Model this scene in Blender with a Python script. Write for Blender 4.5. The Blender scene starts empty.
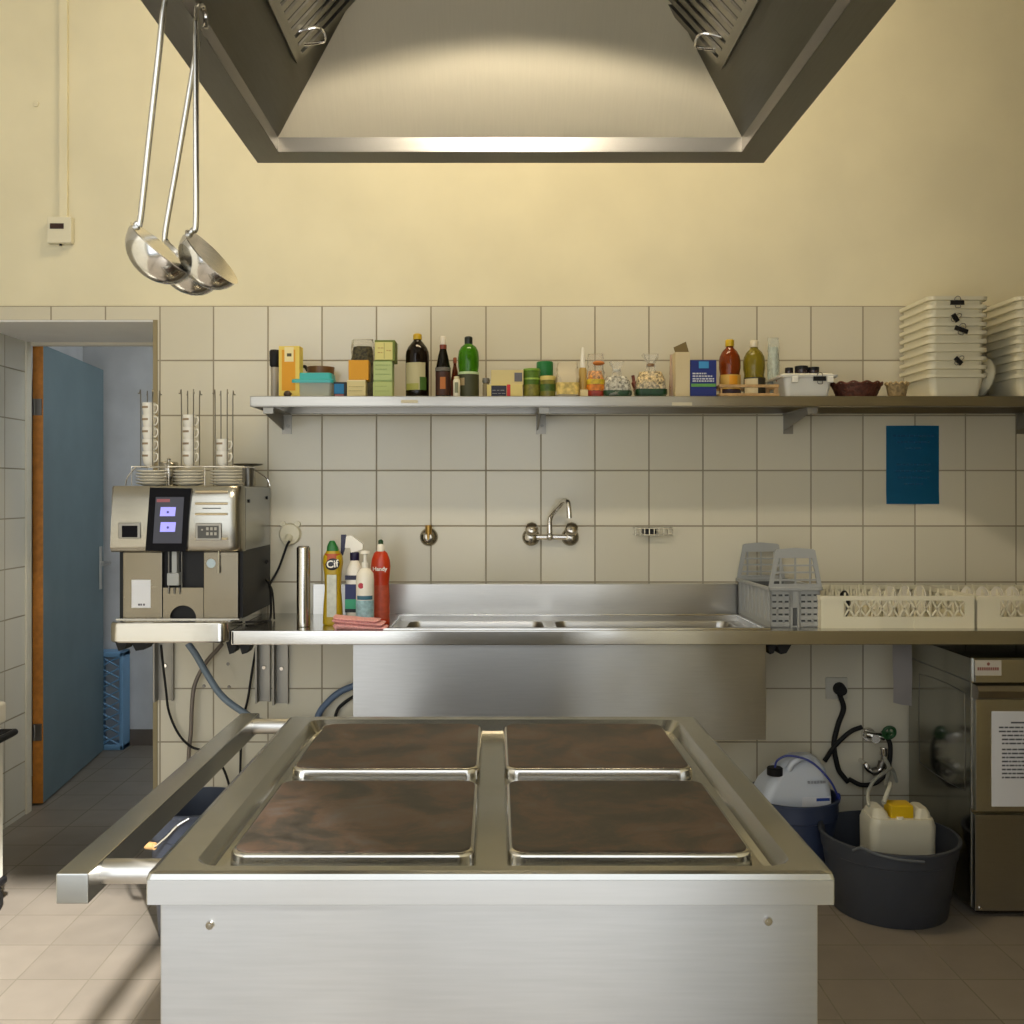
import bpy, bmesh, math, random
from mathutils import Vector, Matrix
random.seed(7)
PI = math.pi
C = bpy.context.scene.collection
F, CX, CY, H = 980.0, 495.0, 493.0, 1.345      # focal length (px), optical axis in a 1024 px frame, eye height
YW, YB = 3.63, 4.134                            # kitchen face / corridor face of the back wall
def X(px, d): return (px - CX) * d / F
def Z(py, d): return H - (py - CY) * d / F

# ------------------------------------------------------------------ materials
def new_mat(name):
    m = bpy.data.materials.new(name); m.use_nodes = True
    nt = m.node_tree; return m, nt, nt.nodes['Principled BSDF']
def setp(b, **k):
    for n, v in k.items():
        b.inputs[n.replace('_', ' ')].default_value = v
def col(c): return (c[0], c[1], c[2], 1)
def s2l(r, g, b):
    f = lambda v: (v/255/12.92 if v/255 <= .04045 else ((v/255+.055)/1.055)**2.4)
    return (f(r), f(g), f(b))
def mat(name, c, rough=.5, metal=0, var=0, scale=20, bump=0, **k):
    m, nt, b = new_mat(name)
    setp(b, Base_Color=col(c), Roughness=rough, Metallic=metal, **k)
    if var or bump:
        tc = nt.nodes.new('ShaderNodeTexCoord'); n = nt.nodes.new('ShaderNodeTexNoise')
        n.inputs['Scale'].default_value = scale; n.inputs['Detail'].default_value = 4
        nt.links.new(tc.outputs['Object'], n.inputs['Vector'])
        if var:
            mx = nt.nodes.new('ShaderNodeMix'); mx.data_type = 'RGBA'
            mx.inputs[6].default_value = col([v*(1-var) for v in c]); mx.inputs[7].default_value = col([min(1, v*(1+var)) for v in c])
            cr = nt.nodes.new('ShaderNodeMapRange'); cr.inputs[1].default_value = .35; cr.inputs[2].default_value = .65
            nt.links.new(n.outputs['Fac'], cr.inputs[0]); nt.links.new(cr.outputs[0], mx.inputs[0]); nt.links.new(mx.outputs[2], b.inputs['Base Color'])
        if bump:
            bp = nt.nodes.new('ShaderNodeBump'); bp.inputs['Strength'].default_value = bump; bp.inputs['Distance'].default_value = .01
            nt.links.new(n.outputs['Fac'], bp.inputs['Height']); nt.links.new(bp.outputs['Normal'], b.inputs['Normal'])
    return m
def steel(name, c=(.60, .575, .53), rough=.32, var=.08, stretch=(3, 3, 60), rvar=.04, aniso=0, wave=.12):
    """brushed stainless steel: streaked roughness and faint blotches"""
    m, nt, b = new_mat(name)
    setp(b, Base_Color=col(c), Metallic=1, Roughness=rough)
    if aniso:
        setp(b, Anisotropic=aniso, Anisotropic_Rotation=.25)
        tg = nt.nodes.new('ShaderNodeTangent'); tg.direction_type = 'RADIAL'; tg.axis = 'Z'; nt.links.new(tg.outputs[0], b.inputs['Tangent'])
    tc = nt.nodes.new('ShaderNodeTexCoord')
    mp = nt.nodes.new('ShaderNodeMapping'); mp.inputs['Scale'].default_value = stretch
    n = nt.nodes.new('ShaderNodeTexNoise'); n.inputs['Scale'].default_value = 6; n.inputs['Detail'].default_value = 5
    nt.links.new(tc.outputs['Object'], mp.inputs[0]); nt.links.new(mp.outputs[0], n.inputs['Vector'])
    mr = nt.nodes.new('ShaderNodeMapRange'); mr.inputs[3].default_value = max(.02, rough-rvar); mr.inputs[4].default_value = rough+rvar
    nt.links.new(n.outputs['Fac'], mr.inputs[0]); nt.links.new(mr.outputs[0], b.inputs['Roughness'])
    nw = nt.nodes.new('ShaderNodeTexNoise'); nw.inputs['Scale'].default_value = 3.2; nw.inputs['Detail'].default_value = 1
    bw = nt.nodes.new('ShaderNodeBump'); bw.inputs['Strength'].default_value = wave; bw.inputs['Distance'].default_value = .05
    nt.links.new(tc.outputs['Object'], nw.inputs['Vector']); nt.links.new(nw.outputs['Fac'], bw.inputs['Height']); nt.links.new(bw.outputs['Normal'], b.inputs['Normal'])
    n2 = nt.nodes.new('ShaderNodeTexNoise'); n2.inputs['Scale'].default_value = 5; n2.inputs['Detail'].default_value = 6
    nt.links.new(mp.outputs[0], n2.inputs['Vector'])
    mx = nt.nodes.new('ShaderNodeMix'); mx.data_type = 'RGBA'
    mx.inputs[6].default_value = col([v*(1-var) for v in c]); mx.inputs[7].default_value = col([v*(1+var) for v in c])
    nt.links.new(n2.outputs['Fac'], mx.inputs[0]); nt.links.new(mx.outputs[2], b.inputs['Base Color'])
    return m
def tile_mat(name, c, grout, half=.012, soft=.006, rough=.18, var=.05, bump=.25, blotch=0):
    """square tiles: one UV unit = one tile"""
    m, nt, b = new_mat(name)
    N, L = nt.nodes.new, nt.links.new
    uv = N('ShaderNodeUVMap'); sp = N('ShaderNodeSeparateXYZ'); L(uv.outputs[0], sp.inputs[0])
    def math_(op, a, bb=None):
        q = N('ShaderNodeMath'); q.operation = op
        for i, v in enumerate((a, bb)):
            if v is None: continue
            if isinstance(v, (int, float)): q.inputs[i].default_value = v
            else: L(v, q.inputs[i])
        return q.outputs[0]
    ds, fl = [], []
    for o in (sp.outputs[0], sp.outputs[1]):
        fr = math_('FRACT', o); ds.append(math_('MINIMUM', fr, math_('SUBTRACT', 1.0, fr))); fl.append(math_('FLOOR', o))
    d = math_('MINIMUM', ds[0], ds[1])
    mr = N('ShaderNodeMapRange'); mr.interpolation_type = 'SMOOTHSTEP'
    mr.inputs[1].default_value = half; mr.inputs[2].default_value = half+soft
    L(d, mr.inputs[0])
    cb = N('ShaderNodeCombineXYZ'); L(fl[0], cb.inputs[0]); L(fl[1], cb.inputs[1])
    wn = N('ShaderNodeTexWhiteNoise'); wn.noise_dimensions = '3D'; L(cb.outputs[0], wn.inputs['Vector'])
    mx = N('ShaderNodeMix'); mx.data_type = 'RGBA'
    mx.inputs[6].default_value = col([v*(1-var) for v in c]); mx.inputs[7].default_value = col([v*(1+var) for v in c])
    L(wn.outputs['Value'], mx.inputs[0]); base = mx.outputs[2]
    tc = N('ShaderNodeTexCoord')
    if blotch:
        nz = N('ShaderNodeTexNoise'); nz.inputs['Scale'].default_value = 9; nz.inputs['Detail'].default_value = 6
        L(tc.outputs['Object'], nz.inputs['Vector'])
        m3 = N('ShaderNodeMix'); m3.data_type = 'RGBA'; m3.blend_type = 'MULTIPLY'; m3.inputs[0].default_value = blotch
        L(base, m3.inputs[6]); cr = N('ShaderNodeMapRange'); cr.inputs[1].default_value = .35; cr.inputs[2].default_value = .65
        cr.inputs[3].default_value = .5; cr.inputs[4].default_value = 1.1
        L(nz.outputs['Fac'], cr.inputs[0]); L(cr.outputs[0], m3.inputs[7]); base = m3.outputs[2]
    m2 = N('ShaderNodeMix'); m2.data_type = 'RGBA'; m2.inputs[6].default_value = col(grout)
    L(mr.outputs[0], m2.inputs[0]); L(base, m2.inputs[7]); L(m2.outputs[2], b.inputs['Base Color'])
    rr = N('ShaderNodeMapRange'); rr.inputs[3].default_value = .7; rr.inputs[4].default_value = rough
    L(mr.outputs[0], rr.inputs[0]); L(rr.outputs[0], b.inputs['Roughness'])
    n = N('ShaderNodeTexNoise'); n.inputs['Scale'].default_value = 7; n.inputs['Detail'].default_value = 1
    L(tc.outputs['Object'], n.inputs['Vector'])
    hh = math_('ADD', mr.outputs[0], math_('MULTIPLY', n.outputs['Fac'], .8))
    bp = N('ShaderNodeBump'); bp.inputs['Strength'].default_value = bump; bp.inputs['Distance'].default_value = .003
    L(hh, bp.inputs['Height']); L(bp.outputs['Normal'], b.inputs['Normal'])
    return m
def emit(name, c, s):
    m, nt, b = new_mat(name); setp(b, Base_Color=col(c), Emission_Color=col(c), Emission_Strength=s, Roughness=.3); return m
def clear(name, c, alpha=.35, rough=.1):
    m, nt, b = new_mat(name)
    setp(b, Base_Color=col(c), Roughness=rough, Alpha=alpha, IOR=1.3); return m
def glassy(name, c, rough=.08, trans=.7):
    m, nt, b = new_mat(name); setp(b, Base_Color=col(c), Roughness=rough, Transmission_Weight=trans, IOR=1.35); return m

M = {}
M['paint'] = mat('cream paint', (.72, .665, .475), .75, var=.04, scale=3, bump=.05)
M['white_paint'] = mat('white plaster', (.80, .79, .76), .8, var=.04, scale=4)
M['ceiling'] = mat('ceiling paint', (.78, .74, .62), .9)
M['tile'] = tile_mat('cream glazed wall tile', (.62, .58, .455), (.28, .24, .165), half=.010, soft=.007)
M['tile_left'] = tile_mat('pale glazed wall tile', (.58, .56, .48), (.27, .24, .17), half=.010, soft=.007)
M['floor'] = tile_mat('brown stoneware floor tile', (.205, .178, .146), (.15, .13, .10), half=.008, soft=.006, rough=.42, var=.05, bump=.12, blotch=.18)
M['steel'] = steel('brushed stainless steel', c=(.50, .485, .455), aniso=.6)
M['steel_h'] = steel('brushed steel along the length', c=(.37, .35, .31), aniso=.6, stretch=(2, 60, 60), rough=.3)
M['steel_panel'] = steel('brushed steel panel', c=(.42, .417, .405), rough=.33, stretch=(2, 2, 40), var=.09, aniso=.75)
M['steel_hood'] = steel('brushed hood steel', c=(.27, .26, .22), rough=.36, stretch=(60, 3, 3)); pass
M['steel_top'] = steel('worn hob steel', c=(.385, .383, .36), rough=.23, stretch=(3, 8, 8), var=.07, rvar=.015)
M['steel_bright'] = steel('polished steel', c=(.56, .545, .51), rough=.16, rvar=.05)
M['steel_wash'] = steel('dishwasher steel', c=(.62, .615, .59), rough=.24, aniso=.6, rvar=.02, stretch=(3, 3, 40))
M['chrome'] = mat('chrome', (.75, .73, .70), .1, 1)
M['steel_hoodback'] = steel('lit hood panel steel', c=(.63, .585, .46), rough=.42, stretch=(60, 3, 3), var=.05); M['steel_hoodback'].node_tree.nodes['Principled BSDF'].inputs['Metallic'].default_value = .45  # paler and less metallic than the other hood panels to strengthen the glow
M['dark_steel'] = mat('dark steel', (.22, .21, .19), .4, 1)
M['black'] = mat('black plastic', (.012, .012, .013), .45, Specular_IOR_Level=.2)
M['black_gloss'] = mat('black glass', (.005, .005, .007), .15, Specular_IOR_Level=.06)
M['rubber'] = mat('black rubber', (.012, .012, .012), .6, Specular_IOR_Level=.25)
M['bracket'] = mat('dull bracket steel', (.30, .285, .25), .45, 1)
M['white'] = mat('white plastic', (.74, .72, .64), .4)
M['offwhite'] = mat('off white plastic', (.70, .66, .50), .42, Subsurface_Weight=.0)
M['china'] = mat('white china', (.80, .77, .68), .15)
M['paper'] = mat('white paper', (.72, .73, .76), .8)
M['ink'] = mat('grey ink', (.10, .10, .12), .8)
M['grey_plastic'] = mat('grey plastic', (.34, .35, .34), .45)
M['wood'] = mat('light wood', (.45, .28, .12), .6, var=.2, scale=40)

# ------------------------------------------------------------------ mesh builder
class MB:
    def __init__(s): s.bm = bmesh.new(); s.wn = False
    def _mark(s): s.bm.verts.ensure_lookup_table(); return len(s.bm.verts)
    def xf(s, m, start=0):
        s.bm.verts.ensure_lookup_table()
        for v in s.bm.verts[start:]: v.co = m @ v.co
        return s
    def ring(s, pts): return [s.bm.verts.new(p) for p in pts]
    def face(s, vs):
        try: return s.bm.faces.new(vs)
        except ValueError: return None
    def box(s, x0, x1, y0, y1, z0, z1, bev=0, seg=2):
        v = [s.bm.verts.new((x, y, z)) for x in (x0, x1) for y in (y0, y1) for z in (z0, z1)]
        fs = [s.face([v[i] for i in q]) for q in ((0,1,3,2), (4,6,7,5), (0,4,5,1), (2,3,7,6), (0,2,6,4), (1,5,7,3))]
        if bev:
            s.wn = True
            es = set(e for f in fs for e in f.edges)
            bmesh.ops.bevel(s.bm, geom=list(es), offset=bev, segments=seg, profile=.5, affect='EDGES')
        return s
    def loft(s, rings, cap0=True, cap1=True):
        R = [s.ring(r) for r in rings]
        n = len(R[0])
        for a, b in zip(R, R[1:]):
            for i in range(n): s.face([a[i], a[(i+1) % n], b[(i+1) % n], b[i]])
        if cap0: s.face(R[0][::-1])
        if cap1: s.face(R[-1])
        return s
    def lathe(s, prof, c=(0, 0, 0), seg=28, sx=1, sy=1, cap0=True, cap1=True):
        return s.loft([[(c[0]+r*sx*math.cos(2*PI*i/seg), c[1]+r*sy*math.sin(2*PI*i/seg), c[2]+z) for i in range(seg)] for r, z in prof], cap0, cap1)
    def arc(s, r, z0, z1, a0, a1, c=(0, 0, 0), seg=14, th=.0006, sx=1, sy=1, r1=None):
        """a curved label wrapped on a round body (angles in degrees, -90 faces the room)"""
        r1 = r if r1 is None else r1
        o = []
        for i in range(seg+1):
            a = math.radians(a0+(a1-a0)*i/seg); o.append((math.cos(a), math.sin(a)))
        P = lambda rr, i, z: (c[0]+rr*sx*o[i][0], c[1]+rr*sy*o[i][1], c[2]+z)
        A = s.ring([P(r+th, i, z0) for i in range(seg+1)]); B = s.ring([P(r1+th, i, z1) for i in range(seg+1)])
        D = s.ring([P(r-.0005, i, z0) for i in range(seg+1)]); E = s.ring([P(r1-.0005, i, z1) for i in range(seg+1)])
        for i in range(seg):
            s.face([A[i], A[i+1], B[i+1], B[i]]); s.face([D[i+1], D[i], E[i], E[i+1]])
            s.face([B[i], B[i+1], E[i+1], E[i]]); s.face([A[i+1], A[i], D[i], D[i+1]])
        s.face([A[0], B[0], E[0], D[0]]); s.face([A[-1], D[-1], E[-1], B[-1]])
        return s
    def cyl(s, p0, p1, r0, r1=None, seg=16):
        r1 = r0 if r1 is None else r1
        p0, p1 = Vector(p0), Vector(p1); q = (p1-p0).to_track_quat('Z', 'Y')
        R = []
        for p, r in ((p0, r0), (p1, r1)):
            R.append([p+q @ Vector((r*math.cos(2*PI*i/seg), r*math.sin(2*PI*i/seg), 0)) for i in range(seg)])
        return s.loft(R)
    def tube(s, pts, r, seg=8, smooth=6, closed=False):
        P = [Vector(p) for p in pts]
        if smooth and len(P) > 2:
            Q = []; n = len(P)
            for i in range(n if closed else n-1):
                a = P[(i-1) % n] if (closed or i > 0) else P[0]*2-P[1]
                b, c = P[i], P[(i+1) % n]
                d = P[(i+2) % n] if (closed or i+2 < n) else P[-1]*2-P[-2]
                for k in range(smooth):
                    t = k/smooth
                    Q.append(.5*((2*b)+(c-a)*t+(2*a-5*b+4*c-d)*t*t+(3*b-a-3*c+d)*t**3))
            if not closed: Q.append(P[-1])
            P = Q
        n = len(P); rings = []; up = None
        for i in range(n):
            t = ((P[(i+1) % n]-P[i-1]) if closed else (P[min(i+1, n-1)]-P[max(i-1, 0)])).normalized()
            if up is None:
                up = t.orthogonal().normalized()
            up = (up-t*up.dot(t)).normalized(); w = t.cross(up)
            rr = r[i*len(r)//n] if isinstance(r, (list, tuple)) else r
            rings.append([P[i]+rr*(math.cos(2*PI*k/seg)*up+math.sin(2*PI*k/seg)*w) for k in range(seg)])
        if closed: rings.append(rings[0]); s.loft(rings, False, False); bmesh.ops.remove_doubles(s.bm, verts=s.bm.verts[:], dist=1e-6); return s
        return s.loft(rings)
    def sphere(s, c, r, sc=(1, 1, 1), u=20, v=12):
        prof = [(max(1e-4, math.sin(PI*i/v)), -math.cos(PI*i/v)) for i in range(v+1)]
        return s.loft([[(c[0]+r*sc[0]*a*math.cos(2*PI*k/u), c[1]+r*sc[1]*a*math.sin(2*PI*k/u), c[2]+r*sc[2]*z) for k in range(u)] for a, z in prof])
    def prism(s, poly, axis, a0, a1):
        """poly (two coordinates) extruded along axis 'x' (y,z), 'y' (x,z) or 'z' (x,y)"""
        f = {'x': lambda p, a: (a, p[0], p[1]), 'y': lambda p, a: (p[0], a, p[1]), 'z': lambda p, a: (p[0], p[1], a)}[axis]
        return s.loft([[f(p, a0) for p in poly], [f(p, a1) for p in poly]])
    def rr(s, secs, seg=5, cap0=True, cap1=True):
        """rounded-rectangle sections (cx, cy, z, hx, hy, r)"""
        s.wn = True
        rings = []
        for cx, cy, z, hx, hy, r in secs:
            r = min(r, hx-1e-4, hy-1e-4); g = []
            for qx, qy, a in ((1, 1, 0), (-1, 1, 90), (-1, -1, 180), (1, -1, 270)):
                for k in range(seg+1):
                    t = math.radians(a+90*k/seg); g.append((cx+qx*(hx-r)+r*math.cos(t), cy+qy*(hy-r)+r*math.sin(t), z))
            rings.append(g)
        return s.loft(rings, cap0, cap1)
    def jitter(s, a, start=0):
        s.bm.verts.ensure_lookup_table()
        for v in s.bm.verts[start:]: v.co += Vector((random.uniform(-a, a), random.uniform(-a, a), random.uniform(-a, a)*.6))
        return s
    def build(s, name, m, parent=None, angle=38, loc=None, recalc=True):
        if recalc: bmesh.ops.recalc_face_normals(s.bm, faces=s.bm.faces[:])
        me = bpy.data.meshes.new(name); s.bm.to_mesh(me); s.bm.free()
        for p in me.polygons: p.use_smooth = True
        me.set_sharp_from_angle(angle=math.radians(angle))
        if m: me.materials.append(M[m] if isinstance(m, str) else m)
        o = bpy.data.objects.new(name, me); C.objects.link(o)
        if s.wn:
            q = o.modifiers.new('even_normals', 'WEIGHTED_NORMAL'); q.keep_sharp = True; q.weight = 50
        if parent: o.parent = parent
        if loc: o.location = loc
        return o
def tag(o, label, cat, group=None, kind=None):
    o['label'] = label; o['category'] = cat
    if group: o['group'] = group
    if kind: o['kind'] = kind
    return o
def thing(name, label, cat, loc=(0, 0, 0), group=None, rz=0):
    o = bpy.data.objects.new(name, None); C.objects.link(o); o.empty_display_size = .05
    o.location = loc; o.rotation_euler = (0, 0, rz)
    return tag(o, label, cat, group)
def struct(o):
    o['kind'] = 'structure'; return o
def text(s, size, loc, m, parent, name='lettering', rot=(PI/2, 0, 0), bold=0, ax='CENTER', sx=1):
    cu = bpy.data.curves.new(name, 'FONT'); cu.body = s; cu.size = size; cu.align_x = ax; cu.align_y = 'CENTER'
    cu.extrude = .0004; cu.offset = bold; cu.resolution_u = 3
    t_ = bpy.data.objects.new('t', cu); C.objects.link(t_); bpy.context.view_layer.update()
    me = bpy.data.meshes.new_from_object(t_.evaluated_get(bpy.context.evaluated_depsgraph_get())); bpy.data.objects.remove(t_)
    me.name = name; me.materials.clear(); me.materials.append(m)
    o = bpy.data.objects.new(name, me); C.objects.link(o); o.location = loc; o.rotation_euler = rot; o.parent = parent; return o
def dup(o, loc, label=None, rz=None):
    r = o.copy(); C.objects.link(r); r.location = loc
    if rz is not None: r.rotation_euler.z = rz
    if label: r['label'] = label
    for ch in list(o.children):
        c = ch.copy(); C.objects.link(c); c.parent = r
        for g in list(ch.children):
            d = g.copy(); C.objects.link(d); d.parent = c
    return r

# ------------------------------------------------------------------ the room
XL, XR, YR, ZC = -1.97, 2.6, -.75, 3.8
ZT = Z(306, YW)                     # top of the tiles
def tiled_plane(us, vs, P, skip=None):
    """us / vs: sorted (coordinate, uv) breakpoints; P(u_coord, v_coord) -> xyz"""
    b = MB(); bm = b.bm; lay = bm.loops.layers.uv.new('UVMap')
    V = {}
    for i, (u, _) in enumerate(us):
        for j, (v, _) in enumerate(vs): V[i, j] = bm.verts.new(P(u, v))
    for i in range(len(us)-1):
        for j in range(len(vs)-1):
            if skip and skip((us[i][0]+us[i+1][0])/2, (vs[j][0]+vs[j+1][0])/2): continue
            f = bm.faces.new([V[i, j], V[i+1, j], V[i+1, j+1], V[i, j+1]])
            for l, (a, c) in zip(f.loops, ((i, j), (i+1, j), (i+1, j+1), (i, j+1))): l[lay].uv = (us[a][1], vs[c][1])
    bmesh.ops.delete(bm, geom=[v for v in bm.verts if not v.link_faces], context='VERTS')
    return b
def insert(bp, val):
    for (a, ua), (c, uc) in zip(bp, bp[1:]):
        if a < val < c: bp.append((val, ua+(uc-ua)*(val-a)/(c-a))); break
    bp.sort(); return bp
DX0, DX1, DZ = XL, X(157, YW), Z(320, YW)   # doorway
gx = [-57, -3, 51, 105.5, 160, 213.5, 268, 322, 376.5, 431, 486, 541, 595, 649, 703, 757, 811, 863, 915, 965.5, 1016, 1068, 1120, 1172, 1224]
us = [(X(p, YW), i) for i, p in enumerate(gx)]
us = [u for u in us if XL-.001 < u[0] < XR]; us = [(XL, us[0][1]-(us[0][0]-XL)/.2)]+us+[(XR, us[-1][1]+(XR-us[-1][0])/.2)]
gz = [306, 360.5, 415.5, 470.5, 526, 582, 635, 688.5, 742, 795.5, 849]
vs = [(Z(p, YW), -i) for i, p in enumerate(gz)][::-1]
vs = [(0, -10.13)]+vs
insert(us, DX1); insert(vs, DZ)
w = MB(); w.box(DX1, XR+.1, YW+.006, YB, 0, ZC+.1); w.box(XL-.35, DX1, YW+.006, YB, DZ, ZC+.1)
wall = struct(w.build('wall_back', 'paint'))
t = tiled_plane(us, vs, lambda u, v: (u, YW, v), lambda u, v: u < DX1 and v < DZ)
bmesh.ops.solidify(t.bm, geom=t.bm.faces[:], thickness=.006)
t.build('tile_facing', 'tile', wall, recalc=False)
struct(MB().box(DX1-.014, DX1+.003, YW-.003, YW+.012, 0, DZ).build('trim_1', mat('bare doorway edge strip', (.26, .21, .11), .6)))
# the doorway's white soffit
struct(MB().box(XL, DX1, YW+.004, YB, DZ-.006, DZ).build('trim_2', 'white_paint'))
# left wall, carrying on through the doorway as its reveal
w = MB(); w.box(XL-.35, XL, YR, YB, 0, ZC+.1); wl = struct(w.build('wall_left', 'white_paint'))
us2 = [(YR-.01+.2*i, i) for i in range(26)]; us2 = [u for u in us2 if u[0] < YB-.03]+[(YB-.03, us2[-1][1])]
us2 = [(YW-.1+.2*i, i) for i in range(-22, 4)]; us2 = [u for u in us2 if YR < u[0] < YB-.03]
us2 = us2+[(YB-.03, us2[-1][1]+(YB-.03-us2[-1][0])/.2)]
t = tiled_plane(us2, [(0, -.1)]+[(.02+.2035*k, k) for k in range(11)], lambda u, v: (XL+.004, u, v), lambda u, v: u > YW and v > DZ)
bmesh.ops.solidify(t.bm, geom=t.bm.faces[:], thickness=.004)
t.build('tile_facing', 'tile_left', wl, recalc=False)
struct(MB().box(XR, XR+.1, YR, YB, 0, ZC+.1).build('wall_right', mat('dull grey paint', (.32, .31, .28), .8)))
struct(MB().box(1.05, XR, YR, 1.6, 0, ZC).build('added_shade_pier', 'paint'))  # unseen block added to keep window light off the right side
# floor (kitchen and corridor) and ceiling
FX, FY = .201, .207
fu = [(-2.6, 0), (2.7, 0)]; fu = [(x, (x-1.089)/FX) for x, _ in fu]; fv = [(y, (y-2.916)/FY) for y in (YR-.1, 5.6)]
t = tiled_plane(fu, fv, lambda u, v: (u, v, 0)); bmesh.ops.solidify(t.bm, geom=t.bm.faces[:], thickness=.1)
struct(t.build('floor', 'floor', recalc=False))
struct(MB().box(-2.4, 2.7, YR-.1, YB, ZC, ZC+.1).build('ceiling', 'ceiling'))
# rear wall with a wide window behind the photographer
WX0, WX1, WZ0, WZ1 = -1.90, .85, .10, 3.50
w = MB(); w.box(XL-.35, WX0, YR-.12, YR, 0, ZC+.1); w.box(WX1, XR+.1, YR-.12, YR, 0, ZC+.1)
w.box(WX0, WX1, YR-.12, YR, 0, WZ0); w.box(WX0, WX1, YR-.12, YR, WZ1, ZC+.1)
struct(w.build('wall_rear', 'paint'))
w = MB()
for xx in (WX0, -.55, WX1-.06): w.box(xx, xx+.06, YR-.10, YR-.05, WZ0, WZ1, .004)
for zz in (WZ0, WZ1-.06): w.box(WX0, WX1, YR-.10, YR-.05, zz, zz+.06, .004)
struct(w.build('window_1', 'white'))
# corridor behind the door
CF = 5.23
w = MB(); w.box(-2.5, .6, CF, CF+.1, 0, 2.9); w.box(-2.4, -2.2, YB, CF, 0, 2.9); w.box(.5, .6, YB, CF, 0, 2.9)
struct(w.build('wall_corridor', mat('grey white corridor plaster', (.55, .56, .58), .85, var=.08, scale=5, bump=.1)))
struct(MB().box(-2.4, .6, YB, CF+.1, 2.7, 2.8).build('ceiling_corridor', 'white_paint'))
struct(MB().box(-2.2, .5, CF-.012, CF, 0, .085).build('baseboard_corridor', mat('brown skirting tile', (.13, .105, .085), .5)))
# door frame and the open door leaf
fr = MB(); fr.box(XL-.03, XL+.012, YB-.035, YB+.01, 0, DZ-.006, .003); fr.box(XL+.012, DX1+.05, YB-.004, YB+.02, DZ-.02, DZ+.06, .003)
struct(fr.build('trim_3', mat('cream door frame', (.60, .56, .45), .5)))
a = Vector((X(43, 4.225), 4.225)); bb = Vector((X(103.5, 5.10), 5.10)); L = (bb-a).length
door = bpy.data.objects.new('door_1', None); C.objects.link(door); door['kind'] = 'structure'; door['label'] = 'open blue door with orange wooden edge'
door.location = (a.x, a.y, 0); door.rotation_euler = (0, 0, math.atan2(bb.y-a.y, bb.x-a.x))
MB().box(.003, L, 0, .043, .008, 1.985, .001).build('leaf', mat('slate blue door laminate', (.13, .19, .215), .5, var=.06, scale=5), door)
MB().box(0, .0032, 0, .043, .008, 1.985).build('edge_band', mat('orange wood edge', (.50, .19, .025), .5, var=.15, scale=30), door)
h = MB(); h.box(L-.075, L-.04, -.006, 0, .85, 1.07, .002); h.cyl((L-.057, -.006, .985), (L-.057, -.045, .985), .009); h.cyl((L-.05, -.045, .985), (L-.17, -.045, .985), .009)
h.build('door_handle', 'steel', door)
for zz in (.28, 1.68):
    hg = MB(); hg.box(-.010, .0, .004, .03, zz, zz+.07); hg.cyl((-.006, .034, zz), (-.006, .034, zz+.07), .006, seg=10); hg.build('hinge', 'dark_steel', door)

# ------------------------------------------------------------------ thermostat, conduit, wall bits
YP = YW+.006
o = MB().box(X(61, YP), X(69, YP), YP-.016, YP, Z(219, YP), ZC, .002).build('cable_conduit', M['paint']); tag(o, 'cream painted cable conduit running up the wall above the thermostat', 'conduit')
r = thing('thermostat', 'small cream thermostat box with dark display on the painted wall', 'thermostat', (X(62.5, YP), YP, Z(245, YP)))
MB().box(-.045, .045, -.03, 0, 0, .098, .005).build('housing', 'offwhite', r)
MB().box(-.033, .018, -.0312, -.029, .052, .072).build('display', mat('dark red display', (.03, .008, .006), .3), r)
MB().cyl((0, -.015, -.006), (0, -.015, .002), .005, seg=10).build('sensor_tip', 'black', r)
o = MB().lathe([(.012, 0), (.011, .006), (.002, .008)], seg=16).xf(Matrix.Rotation(PI/2, 4, 'X')).build('wall_plug', 'paint', loc=(X(36, YP), YP, Z(104, YP))); tag(o, 'tiny round filled hole cover on the cream wall beside the conduit', 'wall plug')

# ------------------------------------------------------------------ extractor hood
zr = 2.05; up = zr-H
yo = up*F/330; yi = up*F/341
xo0, xo1 = X(257, up*F/331), X(763, up*F/329); xi0, xi1 = X(278, yi), X(742, yi)
fo, fi = .80, .88
zg = zr+.03; T = 1.102; S = .37
hood = thing('extractor_hood', 'large brushed steel extractor hood hanging above the hob', 'hood', (0, 0, 0))
def rect(x0, x1, y0, y1, z): return [(x0, y0, z), (x1, y0, z), (x1, y1, z), (x0, y1, z)]
b = MB()
rings = [rect(xi0, xi1, fi, yi, zr), rect(xo0, xo1, fo, yo, zr), rect(xo0, xo1, fo, yo, zr+.12), rect(xo0+S, xo1-S, fo+S, yo-S, zr+.12+T*S),
         rect(xi0+S, xi1-S, fi+S, yi-S, zg+T*S)]
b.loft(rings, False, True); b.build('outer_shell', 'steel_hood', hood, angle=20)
b = MB(); b.loft([rect(xi0+.0005, xi1-.0005, fi+.0005, yi-.0005, zr+.0005), rect(xi0+.0005, xi1-.0005, fi+.0005, yi-.0005, zg)], False, False)
b.build('gutter', 'dark_steel', hood, angle=20, recalc=False)
# sloped inner panels, one per side
def quad_panel(name, pts, th=.004):
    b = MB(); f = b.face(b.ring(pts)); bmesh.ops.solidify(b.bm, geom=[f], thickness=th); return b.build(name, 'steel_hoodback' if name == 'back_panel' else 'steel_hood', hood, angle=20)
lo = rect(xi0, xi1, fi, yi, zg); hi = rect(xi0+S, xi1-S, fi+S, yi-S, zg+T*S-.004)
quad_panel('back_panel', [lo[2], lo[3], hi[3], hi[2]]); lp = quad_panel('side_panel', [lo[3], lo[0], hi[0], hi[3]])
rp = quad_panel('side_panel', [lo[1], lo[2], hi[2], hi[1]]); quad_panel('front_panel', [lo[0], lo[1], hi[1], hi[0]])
MB().box(xo0+S+.05, xo1-S-.05, fo+S+.08, yo-S-.08, zr+.12+T*S, ZC).build('duct', 'steel_hood', hood)
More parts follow.
